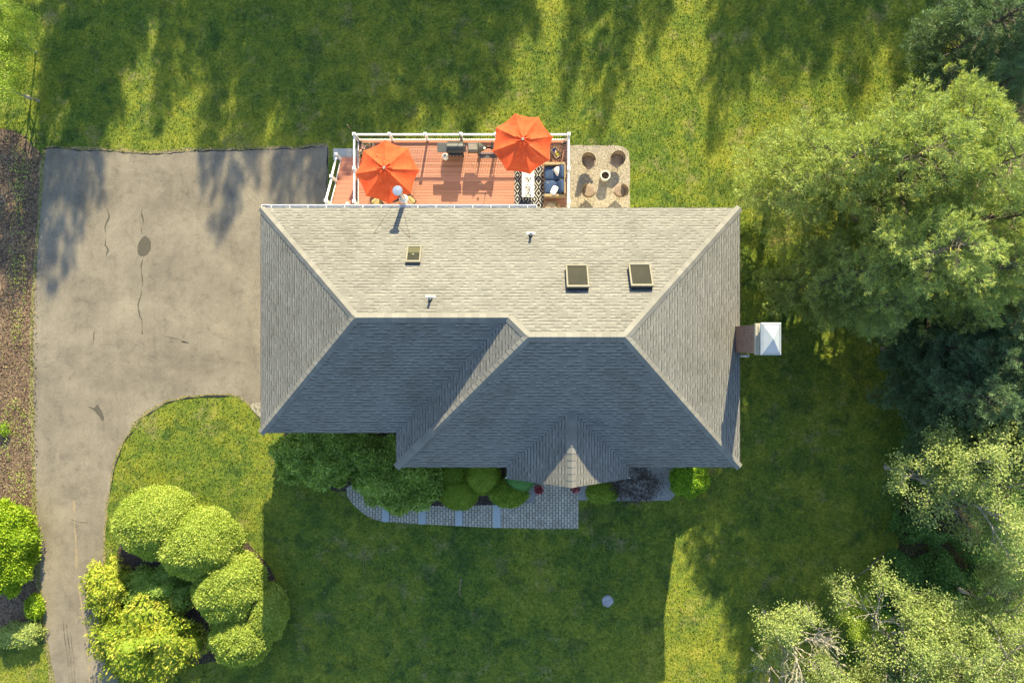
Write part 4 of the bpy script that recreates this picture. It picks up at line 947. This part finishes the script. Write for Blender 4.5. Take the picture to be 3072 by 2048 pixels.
shrub('clipped_boxwood', 'round glossy dark boxwood above the top step', 'shrub', 1526, 1480, .98, .72, 1.1, M_['yew'], .11, 5200, 27, 'rosette', GY_, .07)
shrub('clipped_ball', 'smooth green clipped ball partly under the gable eave', 'shrub', 1560, 1436, .78, .72, 1.35, M_['boxwood'], .045, 9000, 28, 'fine', GY_, .0)
shrub('clipped_boxwood', 'dark boxwood right of the entry landing', 'shrub', 1806, 1478, .80, .52, 1.0, M_['yew'], .10, 3600, 29, 'rosette', GY_, .12)
shrub('purple_shrub', 'sparse dark purple shrub under the right front eave', 'shrub', 1905, 1455, 1.25, .95, 1.3, M_['purple'], .10, 5200, 30, 'open', None, .45, 2.6)
shrub('lime_shrub', 'bright lime green shrub lit by the sun at the right front corner', 'shrub', 2068, 1438, .92, .86, 1.35, M_['lime'], .13, 5200, 31, 'rosette', None, .18)

# --- trees
def pine_proto(h, spread, seed, m, cand=True, sparse=1.0, z0=.22):
    """tall pine: trunk, whorls of limbs, flat sprays of needle tufts"""
    rng = np.random.default_rng(seed); random.seed(seed)
    tr = MB(); tr.tube([(0, 0, -.1), (rnd(-.1, .1), rnd(-.1, .1), h*.5), (rnd(-.15, .15), rnd(-.15, .15), h*.97)], [h*.02, h*.013, .02], 9)
    tips = []; dirs = []; cnd = []
    z = h*z0
    while z < h*.98:
        f = (z/h-z0+.02)/(1.02-z0); L0 = spread*(math.sin(PI*min(1, (.32+.70*f)))**.75)*(1-.12*f)
        if f > .9: L0 *= .55
        nb = random.choice((4, 5, 6)) if sparse > .9 else random.choice((3, 4, 5)) if sparse > .7 else random.choice((2, 3, 4))
        for b in range(nb):
            a = 2*PI*b/nb+rnd(-.5, .5); L = L0*rnd(.55, 1.15); up = .1+.55*f
            d = Vector((math.cos(a), math.sin(a), up)).normalized(); p0 = Vector((0, 0, z+rnd(-.2, .2))); pts = []
            for k in range(6):
                s = k/5; pts.append(p0 + d*(L*s) + Vector((0, 0, -.10*L*s*s + .10*L*s**3)) + Vector((rnd(-.06, .06), rnd(-.06, .06), rnd(-.04, .04)))*L*.3)
            tr.tube(pts, [.012*L+.02, .010*L+.015, .016*L*.5+.01, .012, .009, .006], 5, cap=False)
            side = Vector((-math.sin(a), math.cos(a), 0)); ns = max(3, int(L*8.0*sparse))
            for j in range(ns):
                s = .22+.78*(j+.5)/ns; i0 = min(4, int(s*5)); q = pts[i0].lerp(pts[i0+1], s*5-i0); sg = 1 if j % 2 else -1
                sl_ = L*.42*(1.08-s)*rnd(.6, 1.3)+.22; dv = (d*.75+side*sg*rnd(.5, 1.1)+Vector((0, 0, rnd(.0, .4)))).normalized()
                tr.tube([q, q+dv*sl_*.9], [.012, .005], 4, cap=False)
                for u in range(max(2, int(sl_/.15))):
                    r_ = q+dv*(sl_*(u+1)/max(2, int(sl_/.15)))+Vector((rnd(-.06, .06), rnd(-.06, .06), rnd(-.05, .06))); tips.append(r_); dirs.append((dv+Vector((rnd(-.5, .5), rnd(-.5, .5), rnd(-.1, .5)))).normalized())
                cnd.append((q+dv*sl_, dv))
            tips.append(pts[-1]); dirs.append(d); cnd.append((pts[-1], d))
        z += h*.036+rnd(0, .12)
    keep = [i for i, v in enumerate(tips) if noise.noise(Vector((v.x*.95+seed, v.y*.95, v.z*.8))) > (-.30 if cand else -9)]; tips = [tips[i] for i in keep]; dirs = [dirs[i] for i in keep]
    T_ = np.array([tuple(v) for v in tips]); Dd = np.array([tuple(v) for v in dirs]); K = 15
    c = np.repeat(T_, K, 0)+rng.normal(0, .035, (len(T_)*K, 3)); ax = np.repeat(Dd, K, 0)+rng.normal(size=(len(T_)*K, 3))*.62
    V, F = leaf_geo(c, ax, rng.normal(size=(len(c), 3)), .19, .026, rng, .05)
    root = D.objects.new('pine_tree', None); C.objects.link(root)
    tr.build('trunk', M_['bark'], root)
    if cand:
        sel = [q for q in cnd if rng.random() < .40 and q[0].z > h*.4]
        cc = np.array([tuple(q[0]) for q in sel]); dd = np.array([tuple(q[1]) for q in sel]); cc = np.repeat(cc, 3, 0); dd = np.repeat(dd, 3, 0)+rng.normal(size=(len(cc), 3))*.35+np.array([0, 0, .5])
        V2, F2 = leaf_geo(cc, dd, rng.normal(size=(len(cc), 3)), .24, .035, rng, .25); nf = len(F); (V, F) = cat([(V, F), (V2, F2)])
    o = np_mesh('crown', V, F, m, root)
    if cand: o.data.materials.append(M_['candle']); mi = np.zeros(len(F), np.int32); mi[nf:] = 1; o.data.polygons.foreach_set('material_index', mi)
    return root
def broad_proto(name, h, spread, seed, m, bark, leaf=.11, dense=1.0, bare=0.0, lo=.3):
    rng = np.random.default_rng(seed); random.seed(seed); tr = MB(); ends = []
    segs = []
    def grow(p, d, L, r, lv):
        pts = [p]; q = p; dd = d.copy(); jz = .25 if lv else .08
        for k in range(3):
            dd = (dd+Vector((rnd(-jz, jz), rnd(-jz, jz), rnd(-.08, .16)))).normalized(); q = q+dd*(L/3); pts.append(q)
        segs.append((pts, r, lv))
        if lv >= 4: ends.append((pts[-1], dd)); ends.append((pts[2], dd)); return
        if lv == 3: ends.append((pts[-1], dd))
        nb = (6, 4, 4, 3, 2)[lv]
        for b in range(nb):
            a = 2*PI*b/nb+rnd(-.6, .6); sp = (.95, .8, .75, .8)[min(lv, 3)]*rnd(.6, 1.2)
            o1 = dd.orthogonal().normalized(); o2 = dd.cross(o1); nd = (dd+(o1*math.cos(a)+o2*math.sin(a))*sp); nd.z = nd.z*.8+.12; nd.normalize()
            grow(pts[-1] if b % 2 else pts[2], nd, L*rnd(.6, .82)*(1.0 if lv else spread/h*1.35), r*.55, lv+1)
    grow(Vector((0, 0, -.1)), Vector((0, 0, 1)), h*lo+.3, h*.018+.03, 0)
    zmax = max(e[0].z for e in ends); k_ = h/zmax; rmax = np.percentile([math.hypot(e[0].x, e[0].y) for e in ends], 92); kr = spread/rmax
    for pts, r, lv in segs: tr.tube([Vector((p.x*kr, p.y*kr, p.z*k_)) for p in pts], [r, r*.85, r*.7, r*.5], 7 if lv < 2 else 4, cap=False)
    E = np.array([(e[0].x*kr, e[0].y*kr, e[0].z*k_) for e in ends])
    if bare: E = E[(noise_arr(E, seed) > bare)]
    K = int(14*dense); c = np.repeat(E, K, 0)+rng.normal(0, .17, (len(E)*K, 3))*np.array([1, 1, .8])
    V, F = leaf_geo(c, rng.normal(size=c.shape)*np.array([1, 1, .5]), rng.normal(size=c.shape)*.6+np.array([0, .3, 1]), leaf, leaf*.62, rng)
    root = D.objects.new(name, None); C.objects.link(root); tr.build('trunk', bark, root); np_mesh('crown', V, F, m, root); return root
def noise_arr(E, s): return np.array([noise.noise(Vector((e[0]*.55+s, e[1]*.55, e[2]*.3))) for e in E])
used = set()
def place(proto, px, py, h, label, group=None, rz=0, scale=1, ht=None, xy=None, cat_='tree', sx=None):
    """copy of a tree; (px,py) is where the middle of its crown (height h) shows"""
    if proto.name not in used: used.add(proto.name); t = proto
    else: t = copy_tree(proto)
    if xy is None: q = P(px, py, h); x, y = q.x, q.y
    else: x, y = xy
    t.location = (x, y, g(x, y)); t.rotation_euler = (0, 0, rz); t.scale = (scale*(sx or 1), scale*(sx or 1), scale); tag(t, label, cat_, group); return t
pA = pine_proto(12, 3.2, 41, M_['pine'], sparse=1.0, z0=.36); pB = pine_proto(13, 3.4, 43, M_['pine'], sparse=.9, z0=.40); pC = pine_proto(11, 3.0, 47, M_['pine'], sparse=1.0, z0=.14); pD = pine_proto(10, 2.9, 45, M_['darkpine'], False)
GPn = 'tall pines right of the house'
for a in ((pC, 2480, 510, 6.6, 'sunlit pine nearest the house, leftmost of the pine stand', .3, 1.0), (pA, 2740, 470, 9.2, 'sunlit pine behind the leftmost one, at the top of the stand', 2.1, 1.04), (pB, 2930, 520, 9.5, 'tall bright pine at the right edge of the photo', 4.0, 1.0),
          (pB, 2760, 760, 8.5, 'bright pine in the middle of the right-hand stand', 1.2, .95), (pC, 2500, 830, 4.8, 'pine with lower boughs reaching towards the chimney', 5.0, .8), (pB, 2640, 900, 6.5, 'pine at the lower edge of the stand, over the dappled lawn', 2.6, .66),
          (pA, 3010, 800, 9.0, 'pine at the far right, beside the dark evergreens', 3.3, .9), (pA, 2850, 400, 8.5, 'pine filling the top of the stand, left of the tall bright one', 4.5, .95), (pB, 3060, 640, 9.0, 'pine cropped by the right edge of the photo', .9, .9)):
    place(a[0], a[1], a[2], a[3], a[4], GPn, a[5], a[6])
GDk = 'dark evergreens at the right edge'
for a in ((pD, 3020, 1080, 6, 'dark evergreen at the right edge, level with the chimney', 0, 1.0), (pD, 2850, 1180, 5, 'dark evergreen below the pines, beside the shaded lawn', 1.3, .85), (pD, 3080, 1270, 6, 'dark evergreen above the pale leafy tree, at the right edge', 2.4, 1.0), (pD, 3000, 60, 6.5, 'blue-green evergreen in the top right corner', 3.1, 1.0), (pD, 2920, 300, 5, 'dark evergreen between the top corner and the sunlit pines', 4.4, .85), (pD, 2940, 960, 5, 'dark evergreen under the bright pine boughs', 5.4, .9), (pD, 2780, 1050, 4, 'small dark evergreen beside the dappled lawn, left of its group', 3.7, .7), (pD, 3070, 930, 5, 'dark evergreen at the right edge, uppermost of the shaded group', 4.9, .9), (pD, 2900, 1340, 4.5, 'dark evergreen right above the pale leafy tree', 5.9, .75)):
    place(a[0], a[1], a[2], a[3], a[4], GDk, a[5], a[6])
bA = broad_proto('leafy_tree', 9, 3.0, 51, M_['pale'], M_['palebark'], .10, 2.8); bB = broad_proto('leafy_tree', 8, 3.2, 53, M_['pale'], M_['palebark'], .10, 2.6, -.22)
bC = broad_proto('leafy_tree', 6, 2.3, 55, M_['fresh'], M_['palebark'], .10, 1.6); bS = broad_proto('bare_tree', 7, 2.1, 57, M_['pale'], M_['palebark'], .10, 1.8, .12)
GB = 'leafy trees on the right side'
place(bA, 2900, 1480, 7, 'pale leafy tree at the right edge, below the dark evergreens', GB, .5, 1.0)
place(bB, 2720, 1960, 6, 'pale olive tree with visible limbs along the bottom edge', GB, 1.1, 1.0); place(bA, 2960, 2010, 6.5, 'pale leafy tree in the bottom right corner', GB, 2.7, .95)
place(bA, 2560, 2040, 5.5, 'olive green leafy tree cropped by the bottom edge', GB, 4.2, .8); place(bB, 3060, 1870, 6, 'pale olive tree at the right edge above the bottom corner', GB, 5.1, .85); place(bS, 2400, 1950, 5.5, 'half-bare tree with pale twigs at the bottom, over the sunny lawn', None, .4, .95)
place(bS, 2330, 2040, 4.5, 'nearly bare pale tree at the bottom, left of the half-bare one', None, 3.9, .7); place(bC, 2590, 1850, 3, 'fresh green sapling between the bottom trees', GB, .2, .55)
place(bC, -35, 225, 3.5, 'bright green tree reaching in from the left edge, upper part of the photo', GB, 1.7, .8); place(bC, -70, 50, 4, 'bright green tree cropped by the top left corner', GB, 3.9, .75)
place(bA, 2850, 110, 2.5, 'small green tree at the top right, left of the blue-green evergreen', GB, 3.0, .42)
place(bC, 2780, 230, 2.5, 'dark leafed small tree left of the evergreens at the top right', GB, 3.0, .5)
# undergrowth
def understuff(name, areas, m, n, leaf, seed, label):
    rng = np.random.default_rng(seed); cs = []
    for (px, py, rx, ry, hz) in areas:
        k = int(n*rx*ry/40000); a = rng.uniform(0, 2*PI, k); r = np.sqrt(rng.uniform(0, 1, k)); x = px+np.cos(a)*r*rx; y = py+np.sin(a)*r*ry
        for xx, yy in zip(x, y):
            q = P(xx, yy, 0); nz = noise.noise(Vector((q.x*.9, q.y*.9, seed)))
            if nz > -.25: cs.append((q.x, q.y, g(q.x, q.y)+(.15+max(0, .5+nz)*hz*rng.uniform(.6, 1))))
    c = np.array(cs); V, F = leaf_geo(c, rng.normal(size=c.shape)*np.array([1, 1, .4]), rng.normal(size=c.shape)*.5+np.array([0, .2, 1]), leaf, leaf*.6, rng)
    tag(np_mesh(name, V, F, m), label, 'undergrowth', kind='stuff')
understuff('undergrowth', [(2740, 1660, 130, 90, 1.0), (2900, 1720, 180, 120, 1.3), (3020, 1650, 130, 200, 1.2), (2760, 1790, 200, 90, .9), (2600, 1900, 90, 120, .8), (2980, 1850, 150, 100, 1.0), (2690, 1600, 70, 110, .6)], M_['under'], 16000, .13, 61, 'dense green undergrowth below the right-hand trees')
understuff('undergrowth', [(2840, 250, 80, 220, 1.2), (2900, 480, 160, 160, 1.4), (2950, 1000, 140, 240, 1.4), (2800, 1330, 90, 160, 1.0), (2980, 1300, 110, 160, 1.2), (2820, 900, 110, 150, 1.0), (2900, 60, 80, 100, 1.5), (2720, 1250, 60, 200, .6), (2760, 1080, 80, 150, .8), (3050, 800, 60, 300, 1.2)], M_['under'], 12000, .13, 62, 'dark shrubby undergrowth between the evergreens')
understuff('sprouts', [(60, 800, 25, 260, .1), (70, 520, 35, 90, .1), (50, 1290, 40, 100, .1), (60, 1450, 30, 70, .1)], M_['fresh'], 2600, .08, 63, 'scattered weeds on the mulch beside the drive')
rng = np.random.default_rng(70); k = 4200; px = rng.uniform(-60, 112, k); py = rng.uniform(400, 1560, k); cc = np.stack([(px-1536)*36/2048, (1024-py)*36/2048, np.full(k, .012)+rng.uniform(0, .03, k)], 1)
V, F = leaf_geo(cc, rng.normal(size=cc.shape)*np.array([1, 1, .25]), rng.normal(size=cc.shape)*.35+np.array([0, 0, 1]), .10, .06, rng); tag(np_mesh('leaf_litter', V, F, M_['leaflitter']), 'brown leaf litter strewn over the mulch left of the drive', 'leaf litter', kind='stuff')
# fallen branches
m = MB(); a = GP(2545, 1742); b = GP(2650, 1655); m.tube([a+Vector((0, 0, .03)), a.lerp(b, .5)+Vector((.1, -.1, .05)), b+Vector((0, 0, .04))], [.02, .03, .015], 6); tag(m.build('fallen_branch', M_['palebark']), 'thin fallen branch lying on the shaded lawn by the woods', 'branch')
m = MB(); a = P(0, 468, .05); m.tube([a, P(30, 470, .08), P(58, 466, .1)], [.014, .012, .006], 6); m.tube([P(30, 472, .1), P(44, 482, .1)], [.012, .006], 5); m.tube([P(-40, 500, .1), P(6, 515, .1)], [.02, .01], 5); tag(m.build('fallen_branch', M_['palebark']), 'dead twig on the mulch at the left edge', 'branch')

# --- trees beyond the top of the photo: they throw the dappled shade over the back lawn
GN = 'trees behind the back lawn, beyond the frame'
LN = 'tall tree behind the back lawn, beyond the top of the frame'
# (shadow-tip x px, y px) -> where the top's shadow falls, tree height, kind
# (shadow-tip px, py, height, kind, crown width)
north = [(120, 430, 15, 0, .55), (150, 900, 15, 0, .75), (215, 680, 15, 1, .6), (290, 430, 15, 0, .7), (370, 250, 16, 1, .5), (470, 420, 15, 0, .6), (560, 330, 15, 1, .5), (600, 520, 15, 0, .5), (640, 770, 15, 1, .75), (740, 520, 16, 1, .8), (830, 660, 15, 0, .7), (905, 790, 15, 1, .7), (990, 700, 15, 0, .9), (1070, 420, 16, 1, 1.1), (1180, 440, 15, 0, 1.0), (1290, 400, 15, 1, 1.0), (1400, 420, 15, 0, .9), (1480, 330, 15, 1, .8),
         (1690, 330, 14, 0, .5), (1780, 470, 14, 1, .6), (1950, 180, 15, 0, .6), (2130, 500, 14, 1, .6), (2230, 300, 15, 0, .8), (2330, 330, 15, 1, 1.0), (2450, 240, 15, 0, 1.0), (2550, 320, 15, 1, 1.0), (2700, 280, 15, 0, 1.1), (2840, 300, 15, 1, 1.0),
         (60, 120, 17, 1, .6), (820, 160, 17, 1, 1.2), (1000, 120, 17, 0, 1.1), (1150, 100, 17, 1, 1.2), (1330, 140, 17, 0, 1.1), (1500, 60, 17, 1, .8), (2330, 60, 17, 0, 1.1), (2560, 60, 17, 1, 1.2), (2800, 60, 17, 0, 1.1)]
nP = pine_proto(12, 3.3, 81, M_['pine'], False, .9); nQ = pine_proto(13, 3.6, 83, M_['pine'], False, .9)
kinds = [nP, nQ]; hs = [12, 13]
for i, (px, py, h, kd, wd) in enumerate(north):
    q = P(px, py, 0); place(kinds[kd], 0, 0, 0, LN, GN, i*1.7, h/hs[kd], xy=(q.x+SA*h, q.y+SB*h), sx=wd)
